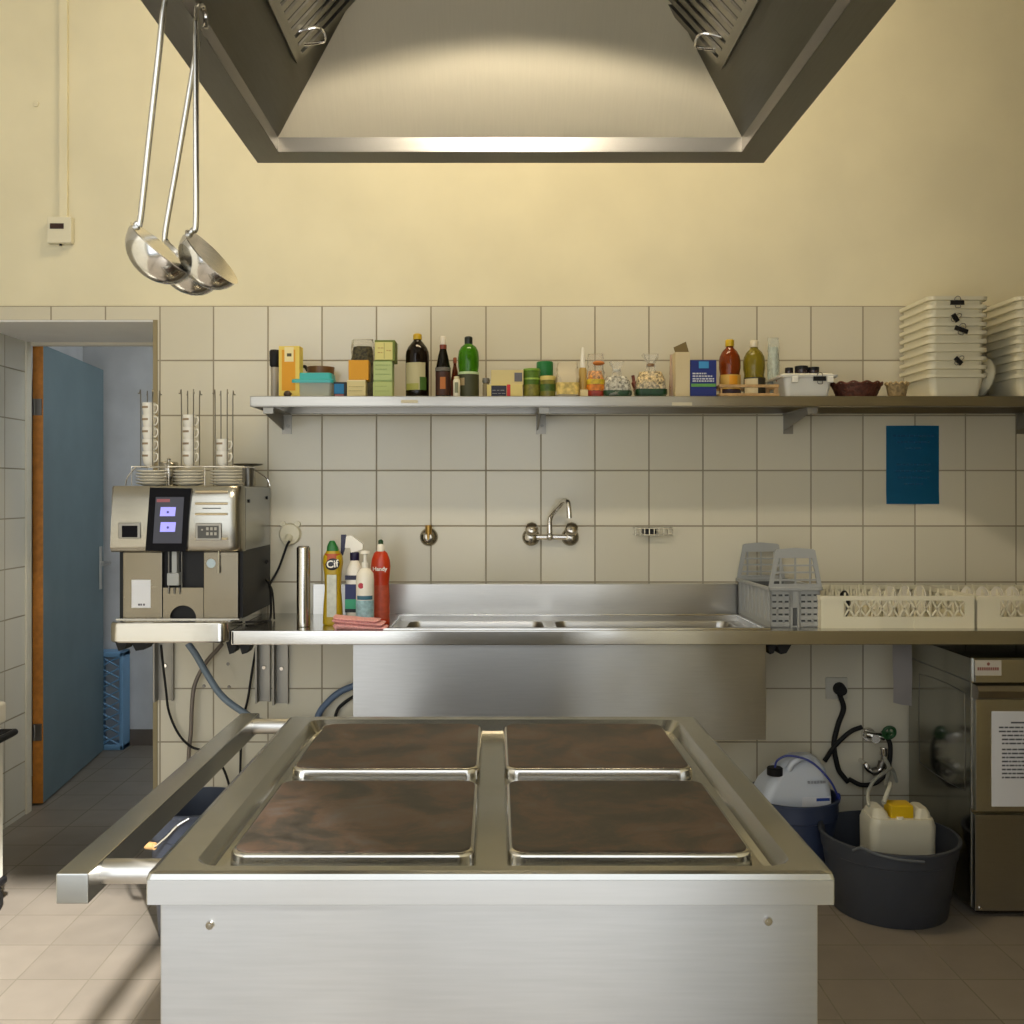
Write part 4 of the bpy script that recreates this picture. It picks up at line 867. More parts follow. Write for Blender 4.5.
# ------------------------------------------------------------------ coffee machine
my0, my1 = 3.20, YW-.006
mx0, mx1 = X(111, my0), X(241, my0); mz0 = pz1; mzh = Z(552, my0); mz1 = Z(486, my0)
mc = thing('coffee_machine', 'steel coffee machine with a touch screen beside the doorway', 'coffee machine', (mx0, my0, mz0))
W_, D_, HH, H0 = mx1-mx0, my1-my0, mz1-mz0, mzh-mz0
kk = my0/F
def lx(px): return (px-111)*kk
def lz(py): return Z(py, my0)-mz0
bronze = steel('warm brushed panel', c=(.21, .185, .14), rough=.27, stretch=(2, 2, 20), rvar=.01, var=.05, aniso=.6, wave=.3)
MB().box(lx(116), W_-.001, .03, D_, 0, H0+.004, .002).build('lower_body', 'black', mc)
b = MB()
b.box(.004, W_, .05, D_, H0, HH, .006); b.build('upper_body', steel('side panel steel', c=(.30, .30, .28), rough=.25), mc)
b = MB()   # head: a bowed, ribbed front with rounded right end
prof = [(0, HH), (-.006, HH-.006), (-.010, HH*.8+.2*H0), (-.014, (HH+H0)/2), (-.010, H0+.02), (-.004, H0+.004), (.004, H0)]
rings = []
for t_, xin in ((0, 0), (.015, 0), (.5, 0), (.9, 0), (.955, .004), (.985, .014), (1, .035)):
    x_ = W_*t_
    rings.append([(x_+(.012*(z-H0)/(HH-H0) if t_ == 0 else 0), y+xin, z) for y, z in prof]+[(x_, .06, H0), (x_, .06, HH)])
b.loft(rings); b.build('head_panel', steel('head steel', c=(.36, .345, .30), rough=.26, stretch=(2, 2, 20), rvar=.015, wave=.4), mc, angle=45)
# ribs of the right head half
b = MB()
for py in (491.5, 503.5, 514, 538.5): b.box(lx(196), lx(229), -.0165, -.008, lz(py)-.004, lz(py)+.004, .0035)
b.build('front_rib', mat('warm rib steel', (.55, .46, .30), .3, 1), mc)
# screen
b = MB(); b.prism([(lx(147.5), lz(550.5)), (lx(188), lz(551.5)), (lx(193), lz(488.5)), (lx(152), lz(487.5))], 'y', -.020, -.004)
scr = b.build('touch_screen', 'black_gloss', mc)
b = MB(); b.prism([(lx(155), lz(543)), (lx(183.5), lz(543)), (lx(186), lz(497)), (lx(158), lz(497))], 'y', -.0206, -.0195); b.build('display', emit('dim display', (.02, .021, .035), .4), scr)
for py0, py1 in ((507, 516), (522, 531.5)):
    b = MB(); b.prism([(lx(162), lz(py1)), (lx(177), lz(py1)), (lx(178), lz(py0)), (lx(163), lz(py0))], 'y', -.0212, -.0203); ic = b.build('drink_icon', emit('violet icon', (.30, .29, .80), .65), scr)
    b = MB(); b.lathe([(.0042, 0), (.0042, .0006)], seg=12).xf(Matrix.Translation((lx(170), -.0212, lz((py0+py1)/2+.5))) @ Matrix.Rotation(PI/2, 4, 'X')); b.build('cup_symbol', emit('dark symbol', (.05, .05, .25), .3), ic)
b = MB(); b.box(lx(159), lx(172), -.0212, -.0203, lz(502), lz(499)); b.build('status_line', emit('red status', (.20, .05, .06), .4), scr)
# small window and button plate
b = MB(); b.box(lx(120), lx(142), -.018, -.005, lz(538.5), lz(522.5), .003); q = b.build('reader_bezel', 'bracket', mc)
MB().box(lx(124), lx(139.5), -.0188, -.015, lz(537), lz(525.5)).build('reader_window', 'black_gloss', q)
b = MB(); b.box(lx(197), lx(223), -.020, -.005, lz(540), lz(523), .003); q = b.build('button_bezel', 'bracket', mc)
MB().box(lx(199.5), lx(220.5), -.0208, -.017, lz(538), lz(525.5)).build('button_plate', mat('dark keypad', (.05, .048, .04), .3), q)
b = MB()
for i in range(3): 
    for j in range(2): b.box(lx(208+i*4), lx(210.5+i*4), -.0215, -.02, lz(535-j*5), lz(532-j*5), .0005)
b.cyl((lx(204), -.0206, lz(529.5)), (lx(204), -.022, lz(529.5)), .003, seg=10); b.build('keys', mat('grey key', (.35, .33, .28), .4), q)
b = MB(); b.box(lx(204), lx(222), -.0175, -.01, lz(508.6), lz(507.8)); b.build('slot', 'black', mc)
# lower front
b = MB(); b.box(lx(122), lx(161.5), .006, .034, .003, H0-.001, .003); b.build('front_panel', bronze, mc)
b = MB(); b.box(lx(203), lx(237.5), .006, .034, .003, H0-.001, .003); b.build('front_panel', bronze, mc)
b = MB(); n = 14; xc = lx(182); rr_ = 13.2*kk; zc = .004
arcp = [(xc+rr_*math.cos(PI*i/n), zc+rr_*.95*math.sin(PI*i/n)) for i in range(n+1)]
b.prism([(lx(162), zc), (xc-rr_, zc)]+arcp[::-1][1:-1]+[(xc+rr_, zc), (lx(202.5), zc), (lx(202.5), lz(588)), (lx(162), lz(588))], 'y', .010, .034)
b.build('cup_bay_panel', bronze, mc)
b = MB(); b.box(lx(167), lx(179), -.002, .05, lz(585.5), lz(573), .003); b.box(lx(171.5), lx(176.5), .002, .03, lz(575), H0+.002, .001); b.build('spout_block', 'grey_plastic', mc)
b = MB()
for px in (167.5, 180.5): b.cyl((lx(px), .012, H0), (lx(px), .012, lz(588)), .0022, seg=8)
for px in (168, 173.5, 179): b.cyl((lx(px), .008, lz(588)), (lx(px), .008, lz(594)), .004, .0028, seg=10)
b.build('coffee_nozzle', 'dark_steel', mc)
b = MB(); b.cyl((lx(219), -.004, H0+.004), (lx(219), -.004, lz(570)), .0022, seg=8); b.cyl((lx(219), -.004, lz(566)), (lx(219), -.004, lz(573)), .0034, seg=8); b.build('water_spout', 'chrome', mc)
b = MB(); b.lathe([(.015, 0), (.014, .001)], seg=22).xf(Matrix.Translation((lx(210.5), .0062, lz(563.5))) @ Matrix.Rotation(PI/2, 4, 'X')); b.build('round_sticker', mat('bluish sticker', (.45, .55, .60), .5), mc)
b = MB(); b.box(lx(131), lx(150), .0052, .0068, lz(608), lz(580)); q = b.build('paper_sticker', 'paper', mc)
b = MB()
for k, wd in enumerate((2.2, 1.5, 1.8)): b.box(lx(137.5+2.5*k), lx(137.5+2.5*k+wd), .0046, .006, lz(605.8), lz(603.8))
b.build('print', 'ink', q)
b = MB(); b.rr([(lx(182), .0, -.0005, 1, 1, .2)]) if False else b.box(lx(117), lx(240), -.012, .03, 0, .004, .001); b.build('drip_edge', 'steel_bright', mc)
b = MB(); b.cyl((W_-.002, .10, HH-.05), (W_+.004, .10, HH-.05), .006, seg=10); b.cyl((W_-.002, .36, HH-.04), (W_+.004, .36, HH-.04), .006, seg=10); b.build('side_screw', 'black', mc)

# wire rack on top of the machine: saucer bays and three cup towers
tz0 = mz1+.0006; ty = 3.34
k2 = ty/F
rk = thing('cup_rack', 'wire cup rack with three towers on top of the coffee machine', 'rack', (0, 0, tz0))
pl_top = Z(467, ty)-tz0
b = MB()
for px0, px1 in ((133, 168), (170, 205), (206, 245)):
    xa, xb = X(px0, ty-.05), X(px1, ty-.05)
    for yy in (ty-.062, ty+.085):
        b.tube([(xa, yy, .002), (xa, yy, pl_top), (xb, yy, pl_top), (xb, yy, .002)], .0018, 6, 0)
    for xx in (xa, xb): b.cyl((xx, ty-.062, pl_top), (xx, ty+.085, pl_top), .0018, seg=6)
b.tube([(X(130, ty), ty-.04, .002), (X(131, ty), ty-.03, .03), (X(136, ty), ty, pl_top)], .002, 6)
b.tube([(X(245, ty), ty+.08, pl_top), (X(258, ty), ty+.12, .03), (X(262, ty), ty+.12, .002)], .002, 6)
b.build('saucer_bay', 'chrome', rk)
towers = ((150, 5, 'doorway end'), (190.5, 4, 'middle'), (224, 2, 'shelf end'))
ttop = Z(394, ty)-tz0; cup_z = pl_top+.008
for px, n, nm in towers:
    x_ = X(px, ty); b = MB(); R = .031
    b.lathe([(R, pl_top), (R, pl_top+.004)], (x_, ty, 0), seg=24)
    for a in (35, 125, 215, 305):
        ca, sa = math.cos(math.radians(a)), math.sin(math.radians(a))
        b.tube([(x_+R*ca, ty+R*sa, pl_top), (x_+R*ca, ty+R*sa, ttop-.006), (x_+(R+.004)*ca, ty+(R+.004)*sa, ttop-.001), (x_+(R+.009)*ca, ty+(R+.009)*sa, ttop)], .0022, 6, 3)
    b.build('tower', 'bracket', rk)
# cups
def cup_proto(loc, label, g):
    r = thing('espresso_cup', label, 'cup', loc, g)
    R = .0225
    MB().lathe([(.014, 0), (.0145, .002), (.019, .010), (R, .030), (R+.0008, .049), (R-.001, .049), (R-.002, .03), (.015, .008), (.002, .005)], seg=24).build('bowl', 'china', r)
    MB().tube([(R-.002, 0, .040), (R+.010, 0, .041), (R+.013, 0, .028), (R+.006, 0, .016), (.0195, 0, .014)], .0024, 8).build('handle', 'china', r)
    MB().arc(R+.0004, .030, .037, -150, -60, seg=8, th=.0004).build('emblem', mat('brown cup print', (.28, .20, .12), .5) if 'cupink' not in M else M['cupink'], r)
    return r
M['cupink'] = mat('brown cup print', (.30, .22, .13), .5)
first = None
names = {5: ['lowest', 'second lowest', 'middle', 'second highest', 'topmost'], 4: ['lowest', 'second lowest', 'second highest', 'topmost'], 2: ['lower', 'upper']}
tn = {5: 'the tower of five at the doorway end', 4: 'the middle tower of four', 2: 'the tower of two by the shelf'}
for px, n, nm in towers:
    for k in range(n):
        loc = (X(px, ty)-.003, ty, tz0+pl_top+.0045+.0412*k); lab = '%s white espresso cup in %s' % (names[n][k], tn[n])
        if first is None: first = cup_proto(loc, lab, 'espresso cups in the rack')
        else: dup(first, loc, lab)
        o = C.objects[-1]
for o in list(C.objects):
    if o.name.startswith('espresso_cup'): o.rotation_euler.z = -.35
# saucers
sm = None
for px, nm in ((151, 'doorway end'), (188, 'middle'), (225, 'shelf end')):
    for k in range(5):
        if sm is None:
            b = MB(); b.lathe([(.026, 0), (.03, .002), (.054, .009), (.056, .0105), (.054, .0115), (.03, .0045), (.002, .004)], seg=32); so = b.build('saucer', 'china'); sm = so.data
        else: so = bpy.data.objects.new('saucer', sm); C.objects.link(so)
        so.location = (X(px, ty)+.001, ty+.012, tz0+.0105*k)
        tag(so, '%s white saucer in the rack stack at the %s of the machine' % (['lowest', 'second lowest', 'middle', 'second highest', 'topmost'][k], nm), 'saucer', 'saucers in the cup rack')
bk = MB(); bk.lathe([(.03, 0), (.05, .004), (.053, .008), (.05, .009), (.002, .006)], seg=28)
o = bk.build('dark_tray', 'dark_steel', loc=(X(246, 3.5), 3.53, Z(466, 3.5))); tag(o, 'round dark tray lying on supports behind the cup towers', 'tray')
o = MB().cyl((0, 0, 0), (0, 0, Z(466, 3.5)-mz1), .02, seg=16).build('tin_stand', 'dark_steel', loc=(X(246, 3.5), 3.53, mz1+.0003)); tag(o, 'dim dark canister under the round tray on the machine', 'canister')
r = thing('sugar_pot', 'small steel pot with lid between the first two cup towers', 'pot', (X(168, 3.52), 3.53, mz1+.0005))
zz = Z(462, 3.52)-mz1
MB().lathe([(.03, 0), (.033, .004), (.034, zz-.012), (.031, zz-.006)], seg=24).build('pot_body', 'steel_bright', r)
MB().lathe([(.033, zz-.007), (.03, zz), (.006, zz+.004), (.006, zz+.008), (.008, zz+.011), (.002, zz+.014)], seg=24).build('lid', 'steel_bright', r)

# ------------------------------------------------------------------ cutlery basket and dish racks
gy0, gy1 = 3.245, 3.60
gx0, gx1 = X(769, gy0), X(822, gy0)
cb = thing('cutlery_basket', 'grey plastic cutlery basket with two tall handle ends beside the sink', 'basket', ((gx0+gx1)/2, gy0, cz), None, .055)
hw = (gx1-gx0)/2; hb = Z(590, gy0)-cz; ht = Z(549, gy0)-cz; dd = gy1-gy0
gp = M['grey_plastic']
def slot_wall(b, P, w0, w1, z0, z1, nx, nz, bar_x, bar_z, th):
    """lattice wall: P(u, z, t)"""
    def bx(u0, u1, a, c):
        b.loft([[P(u0, a, 0), P(u1, a, 0), P(u1, c, 0), P(u0, c, 0)], [P(u0, a, th), P(u1, a, th), P(u1, c, th), P(u0, c, th)]])
    for i in range(nx+1):
        u = w0+(w1-w0-bar_x)*i/nx; bx(u, u+bar_x, z0, z1)
    for j in range(nz+1):
        z = z0+(z1-z0-bar_z)*j/nz; bx(w0, w1, z, z+bar_z)
b = MB(); b.box(-hw+.008, hw-.008, .008, dd-.008, 0, .004, .001)
for yf, sg in ((.004, 1), (dd-.004, -1)):
    for u0, u1 in ((-hw+.004, -.014), (.014, hw-.004)): slot_wall(b, lambda u, z, t, yf=yf, sg=sg: (u, yf+sg*t, z), u0, u1, .003, hb, 3, 5, .007, .0148, .003)
    b.box(-.016, -.008, min(yf, yf+sg*.004), max(yf, yf+sg*.004), .0, hb); b.box(.008, .016, min(yf, yf+sg*.004), max(yf, yf+sg*.004), .0, hb); b.box(-.012, .012, min(yf, yf+sg*.004), max(yf, yf+sg*.004), hb*.52, hb)
for xf, sg in ((-hw+.003, 1), (hw-.003, -1)):
    b.box(min(xf+sg*.002, xf+sg*.004), max(xf+sg*.002, xf+sg*.004), .006, dd-.006, .0, hb)
    for k in range(8): u = .03+(dd-.06)*k/7; b.box(min(xf-sg*.001, xf+sg*.003), max(xf-sg*.001, xf+sg*.003), u-.008, u+.008, .02, hb)
b.build('basket_body', gp, cb, angle=30)
lm = (
MB().box(-hw+.006, hw-.006, .012, .014, .004, hb-.002).build('slot_shade', mat('dark grey liner', (.10, .105, .105), .5), cb))  # added sheets giving the slots a mid grey, like a shaded inside
MB().box(-hw+.006, hw-.006, dd-.014, dd-.012, .004, hb-.002).build('slot_shade', lm.data.materials[0], cb)
b = MB()
for y0_, y1_ in ((-.004, .006), (dd-.006, dd+.004)): b.box(-hw-.004, hw+.004, y0_, y1_, hb-.002, hb+.010, .002)
for x0_, x1_ in ((-hw-.004, -hw+.006), (hw-.006, hw+.004)): b.box(x0_, x1_, -.004, dd+.004, hb-.002, hb+.010, .002)
b.build('rim', gp, cb)
for yf in (.0, dd-.005):
    b = MB(); t0, t1 = hw+.002, hw*.76
    b.loft([[(-t0, yf, hb+.009), (-t0+.014, yf, hb+.009), (-t1+.014, yf, ht-.012), (-t1, yf, ht-.004)], [(-t0, yf+.005, hb+.009), (-t0+.014, yf+.005, hb+.009), (-t1+.014, yf+.005, ht-.012), (-t1, yf+.005, ht-.004)]])
    b.loft([[(t0, yf, hb+.009), (t0-.014, yf, hb+.009), (t1-.014, yf, ht-.012), (t1, yf, ht-.004)], [(t0, yf+.005, hb+.009), (t0-.014, yf+.005, hb+.009), (t1-.014, yf+.005, ht-.012), (t1, yf+.005, ht-.004)]])
    b.prism([(-t1, ht-.006), (-t1*.9, ht-.001), (0, ht+.004), (t1*.9, ht-.001), (t1, ht-.006), (t1-.004, ht-.030), (-t1+.004, ht-.030)], 'y', yf-.0009, yf+.0062)
    for zz in (hb+.03, hb+.055, hb+.078):
        q = t0+(t1-t0)*(zz-hb)/(ht-hb); b.box(-q, q, yf+.001, yf+.004, zz, zz+.006)
    for q in (-.05, 0, .05): b.box(q-.003, q+.003, yf+.001, yf+.004, hb+.005, ht-.02)
    b.box(-t0+.01, t0-.01, yf+.0005, yf+.0045, hb+.008, hb+.02)
    b.build('handle_end', gp, cb, angle=30)
def dish_rack(label, x0, x1, y0, y1, zt):
    r = thing('dish_rack', label, 'dish rack', ((x0+x1)/2, y0, cz), 'dishwasher racks on the counter')
    hw, dd, h = (x1-x0)/2, y1-y0, zt-cz
    b = MB()
    def wall(P, w0, w1):
        def bx(u0, u1, a, c, t0=0, t1=.006): b.loft([[P(u0, a, t0), P(u1, a, t0), P(u1, c, t0), P(u0, c, t0)], [P(u0, a, t1), P(u1, a, t1), P(u1, c, t1), P(u0, c, t1)]])
        m = .025 if w1-w0 > .3 else .02
        mid = (w0+w1)/2
        bx(w0, mid-.055, .0, h*.36); bx(mid+.055, w1, .0, h*.36); bx(mid-.055, mid+.055, h*.26, h*.36)
        bx(mid-.055, mid+.055, 0, h*.27, .005, .007)
        bx(w0, w1, h*.86, h, -.002, .008); bx(w0, w0+m*3.0, h*.36, h*.87); bx(w1-m*1.3, w1, h*.36, h*.87)
        a0, a1 = w0+m*3.0, w1-m*1.3; n = max(3, round((a1-a0)/.036)); st = (a1-a0)/n
        for i in range(n):
            for s0, s1 in ((0, 1), (1, 0)):
                ua, ub = a0+st*(i+s0), a0+st*(i+s1); t0, t1 = (.0, .0045)
                wv = .0032
                b.loft([[P(ua-wv, h*.35, t0), P(ua+wv, h*.35, t0), P(ub+wv, h*.87, t0), P(ub-wv, h*.87, t0)], [P(ua-wv, h*.35, t1), P(ua+wv, h*.35, t1), P(ub+wv, h*.87, t1), P(ub-wv, h*.87, t1)]])
    wall(lambda u, z, t: (u, t, z), -hw, hw); wall(lambda u, z, t: (u, dd-t, z), -hw, hw)
    wall(lambda u, z, t: (-hw+t, u, z), .004, dd-.004); wall(lambda u, z, t: (hw-t, u, z), .004, dd-.004)
    b.build('frame', 'offwhite', r, angle=30)
    b = MB(); b.box(-hw+.01, hw-.01, .01, dd-.01, .006, .010)
    b.build('base_grid', 'offwhite', r)
    b = MB(); n = 9
    for i in range(n):
        for j in range(6):
            px_, py_ = -hw+.045+(2*hw-.09)*i/(n-1), .05+(dd-.10)*j/5
            b.cyl((px_, py_, .009), (px_, py_, h+.006), .0055, .0035, 6)
    b.build('pegs', 'offwhite', r, angle=30)
    return hw, dd, h
ry0, ry1, rzt = 3.222, 3.612, Z(596, 3.222)
ra, rb = X(821, ry0), X(974.5, ry0)
dish_rack('cream dish rack next to the grey cutlery basket', ra, rb, ry0, ry1, rzt)
rc, rd = X(977.5, ry0), X(977.5, ry0)+.505
dish_rack('cream dish rack cut off by the photo edge above the dishwasher', rc, rd, ry0, ry1, rzt)
def stand_plate(x, y, rad, c, lab, nm='plate', tilt=.14):
    b = MB(); b.lathe([(rad*.55, 0), (rad*.6, -.003), (rad, .010), (rad, .013), (rad*.6, .002), (.002, .002)], seg=30)
    b.xf(Matrix.Translation((0, 0, rad)) @ Matrix.Rotation(-PI/2+tilt, 4, 'Y'))
    o = b.build(nm, c, loc=(x, y, cz+.0115)); tag(o, lab, 'plate', 'dishes in the racks'); return o
bw = ra+.045; pitch = (rb-ra-.09)/8
stand_plate(bw+pitch*1.5-.012, 3.30, .052, 'black', 'black saucer standing at the basket end of the dish rack')
mk = thing('cream_mug', 'small cream cup upside down in the dish rack beside the black saucer', 'cup', (bw+pitch*2.5, 3.30, cz+.0108), 'dishes in the racks')
MB().lathe([(.020, .0), (.019, .03), (.015, .052), (.012, .054), (.002, .054)], seg=22).build('cup_body', mat('butter china', (.66, .58, .36), .25), mk)
MB().tube([(.018, 0, .04), (.030, 0, .038), (.030, 0, .018), (.019, 0, .014)], .003, 8).build('handle', M['butter china'] if 'butter china' in M else mk.children[0].data.materials[0], mk)
pn = ['first', 'second', 'third', 'fourth', 'fifth', 'sixth']
for k in range(4):
    stand_plate(bw+pitch*(4.5+k)-.012, 3.43, .054, 'china', '%s white saucer from the basket side standing deep in the nearer dish rack' % pn[k])
bw2 = rc+.045; pitch2 = (rd-rc-.09)/8
for k in range(4):
    stand_plate(bw2+pitch2*(.5+k)-.012, 3.40, .054, 'china', '%s white saucer from the left standing in the dish rack above the dishwasher' % pn[k])

# ------------------------------------------------------------------ dishwasher
dy0 = 3.109; dx0 = X(974, dy0); dx1 = dx0+.62; dzt = Z(659, dy0)
dw = thing('dishwasher', 'undercounter steel dishwasher with a white instruction sheet on its door', 'dishwasher', (dx0, dy0, 0))
def ez(py): return Z(py, dy0)
def ex(px): return X(px, dy0)-dx0
MB().box(0, .62, .022, YW-.03-dy0, .02, dzt, .003).build('casing', steel('dishwasher side steel', c=(.34, .335, .30), rough=.13, rvar=.03, var=.1), dw)
MB().box(.006, .614, .002, .024, ez(683), dzt-.002, .002).build('control_panel', 'steel_wash', dw)
MB().box(.004, .616, -.004, .024, ez(811), ez(699), .002).build('door_panel', 'steel_wash', dw)
b = MB(); b.prism([(.024, ez(684)), (-.012, ez(685.5)), (-.022, ez(690)), (-.018, ez(697)), (-.002, ez(699)), (.024, ez(699))], 'x', .004, .616); b.build('door_handle', 'steel_h', dw)
MB().box(.004, .616, .0, .024, ez(911), ez(815), .002).build('lower_panel', 'steel_panel', dw)
b = MB(); b.box(.02, .60, .03, .4, .004, .03); b.build('plinth', 'black', dw)
q = MB().box(ex(975.5), ex(1001.5), .0002, .0026, ez(675.5), ez(660.5)).build('maker_plate', mat('ivory badge', (.52, .49, .42), .5), dw)
b = MB(); b.sphere((ex(988.5), .0002, ez(664)), .005, (1, .15, 1.1), 12, 8)
xx = ex(977.5)
for k in range(10): b.box(xx, xx+.005, -.0006, .0008, ez(670.4), ez(667.3)); xx += .0069
b.build('badge_print', mat('faded red print', (.25, .09, .07), .6), q)
q = MB().box(ex(991), ex(991)+.21, -.0055, -.0035, ez(806), ez(711)).build('instruction_sheet', 'paper', dw)
b = MB(); random.seed(3)
b.box(ex(1010), ex(1010)+.07, -.0062, -.005, ez(723), ez(721.4))
for k in range(13):
    yy = 727+k*4.0+(2 if k > 4 else 0); a = ex(998 if k in (0, 1) else 1001); e = a+random.uniform(.10, .165)
    while a < e:
        l = random.uniform(.006, .022); b.box(a, a+l, -.0062, -.005, ez(yy+.8), ez(yy-.8)); a += l+.003
b.build('print', 'ink', q)
b = MB(); sd_y0, sd_y1 = .06, .40   # pressed outline on the side
b.tube([(-.0003, sd_y0+.03, .38), (-.0003, sd_y0, .42), (-.0003, sd_y0, .66), (-.0003, sd_y0+.03, .70), (-.0003, sd_y1-.03, .70), (-.0003, sd_y1, .66), (-.0003, sd_y1, .42), (-.0003, sd_y1-.03, .38)], .0014, 6, 3, closed=True)
b.box(-.0012, .0005, .022, YW-.03-dy0, ez(683)-.002, ez(683)+.001); b.build('pressed_outline', steel('seam steel', c=(.2, .2, .18), rough=.3), dw)
b = MB(); b.cyl((.02, .0, ez(908)), (.02, -.004, ez(908)), .005, seg=12); b.build('screw', 'chrome', dw)
# hanging paper
r = thing('paper_strip', 'narrow pale sheet of paper hanging under the counter beside the dishwasher', 'paper', (X(902, 3.34), 3.34, 0))
b = MB(); hw = 9*3.34/F; zb_ = Z(706, 3.34); zt_ = cz-.0445
V = [b.ring([(-hw, .004*math.sin(j), zt_+(zb_+.012-zt_)*j/6), (0, -.003, zt_+(zb_+.004-zt_)*j/6), (hw*1.1, .003*math.cos(j), zt_+(zb_-zt_)*j/6)]) for j in range(7)]
for a_, c_ in zip(V, V[1:]):
    for i in range(2): b.face([a_[i], a_[i+1], c_[i+1], c_[i]])
bmesh.ops.solidify(b.bm, geom=b.bm.faces[:], thickness=.0008); b.build('sheet', mat('lilac grey paper', (.42, .40, .40), .8), r)

# ------------------------------------------------------------------ buckets, canisters and hoses on the right
def bucket(label, loc, r0, r1, h, c, handle=None, rim=.006, name='bucket', grip=None):
    r = thing(name, label, 'bucket', loc)
    t = .004
    MB().lathe([(r0-.004, 0), (r0, .004), (r0+(r1-r0)*.78, h*.78), (r0+(r1-r0)*.78+.004, h*.79), (r1, h-.012), (r1+rim, h-.010), (r1+rim, h-.001), (r1+rim-.003, h), (r1-t, h), (r0-t, .008), (.002, .007)], seg=56).build('pail', c, r)
    if handle: 
        b = MB(); b.tube(handle, .0042, 8); b.build('handle', mat('dark wire handle', (.09, .10, .11), .4) if grip is None else 'chrome', r)
    return r
bm_ = mat('charcoal blue bucket plastic', (.040, .045, .056), .42, var=.08, scale=6)
BX, BY = X(887, 3.2), 3.19
bucket('large charcoal bucket holding a yellow capped canister', (BX, BY, 0), .178, .212, .243, bm_,
       [(-.170, -.150, .236), (-.150, -.172, .252), (-.11, -.196, .240), (-.05, -.216, .232), (.02, -.224, .228)])
bm2 = mat('navy bucket plastic', (.030, .042, .085), .4)
B2X, B2Y = X(791, 3.44), 3.447
bucket('smaller navy bucket with a big white canister in it', (B2X, B2Y, 0), .148, .160, .29, bm2, name='bucket')
cm = mat('milky canister plastic', (.62, .66, .72), .35)
r = thing('detergent_canister', 'big bluish white canister with black cap standing in the navy bucket', 'canister', (B2X, B2Y, .02), None, .12)
hh = Z(754, B2Y)-.02
MB().rr([(0, 0, 0, .118, .068, .02), (0, 0, .01, .124, .074, .03), (0, 0, hh*.66, .126, .076, .032), (.010, 0, hh*.78, .114, .067, .034), (.026, 0, hh*.89, .090, .050, .034), (.034, 0, hh*.97, .058, .034, .026), (.034, 0, hh, .04, .022, .018)], seg=7).build('canister_body', cm, r)
MB().lathe([(.026, 0), (.027, .002), (.027, .024), (.024, .027), (.002, .027)], (-.074, -.040, hh*.80+.022), seg=24).build('cap', 'black', r)
MB().tube([(-.03, -.05, hh*.90), (-.01, -.055, hh*.97), (.03, -.05, hh*1.0), (.06, -.04, hh*.965)], .011, 10).build('carry_handle', cm, r)
b = MB(); b.box(.01, .112, -.0775, -.074, hh*.60, hh*.68); q = b.build('label', 'paper', r); MB().box(.06, .108, -.0782, -.0765, hh*.645, hh*.67).build('label_bar', mat('label blue', (.02, .06, .3), .5), q)
b = MB(); 
for k in range(6): b.box(.03+.011*k, .038+.011*k, -.0778, -.074, hh*.795, hh*.815)
b.build('moulded_print', mat('grey print', (.3, .32, .36), .5), r)
o = MB().tube([(B2X-.070, B2Y-.052, hh*.80+.066), (B2X-.06, B2Y-.054, hh*.80+.095), (B2X-.02, B2Y-.06, hh+.03), (B2X+.04, B2Y-.10, hh+.02), (B2X+.10, B2Y-.115, hh-.04), (B2X+.140, B2Y-.09, hh-.11), (B2X+.148, B2Y-.06, .305), (B2X+.150, B2Y-.02, .25)], .0038, 8).build('dosing_tube', mat('blue tubing', (.03, .045, .25), .35)); tag(o, 'thin blue tube arching out of the black canister cap', 'tube')
r = thing('rinse_canister', 'yellowish white canister with yellow cap standing in the charcoal bucket', 'canister', (X(897, 3.2), BY+.01, .009), None, -.02)
ym = mat('yellowish canister plastic', (.52, .50, .40), .35)
hh = Z(807, 3.18)-.009
MB().rr([(0, 0, 0, .095, .058, .02), (0, 0, .01, .102, .066, .026), (0, 0, hh*.84, .106, .068, .028), (0, 0, hh*.91, .100, .062, .03)], seg=6).build('canister_body', ym, r)
b = MB()
for s_ in (-1, 1): b.rr([(s_*.066, 0, hh*.88, .030, .055, .02), (s_*.068, 0, hh*.96, .024, .046, .018), (s_*.07, 0, hh, .014, .036, .012)], seg=5)
b.build('shoulders', ym, r)
MB().box(-.038, .038, -.045, .02, hh*.90, hh*1.04, .007).build('cap', mat('yellow cap', q3(200, 165, 8), .4), r)
MB().cyl((-.01, -.05, hh*.93), (-.01, -.056, hh*.80), .011, .007, 10).build('tap_nozzle', 'china', r)
wh = mat('white hose', (.40, .40, .34), .4)
zc_ = .009+hh
o = MB().tube([(X(880, 3.2), BY-.02, zc_+.017), (X(888, 3.25), BY+.04, zc_+.06), (X(890, 3.35), 3.38, Z(785, 3.38)), (X(889, 3.5), 3.50, Z(768, 3.5)), (X(884, 3.58), 3.585, Z(757, 3.58))], .0075, 10).build('drain_hose', wh); tag(o, 'white hose rising from the yellow capped canister to the wall', 'hose')
o = MB().tube([(X(869, 3.2), BY+.012, zc_-.004), (X(868, 3.25), 3.25, zc_+.025), (X(874, 3.3), 3.30, zc_+.05), (X(884, 3.35), 3.35, zc_+.062), (X(892, 3.42), 3.42, zc_+.055), (X(898, 3.45), 3.46, zc_+.0)], .0055, 10).build('looped_hose', wh); tag(o, 'pale hose looped behind the yellow cap of the canister', 'hose')
r = thing('lower_socket', 'square cream wall socket with black plug below the counter', 'socket', (X(836, YW), YW, Z(688, YW)))
MB().box(-.040, .040, -.010, 0, -.040, .040, .003).build('socket_plate', mat('aged socket plastic', (.50, .48, .40), .4), r)
MB().cyl((.008, -.008, .0), (.008, -.045, -.002), .024, .018, 20).build('plug', 'rubber', r)
yy = 3.602
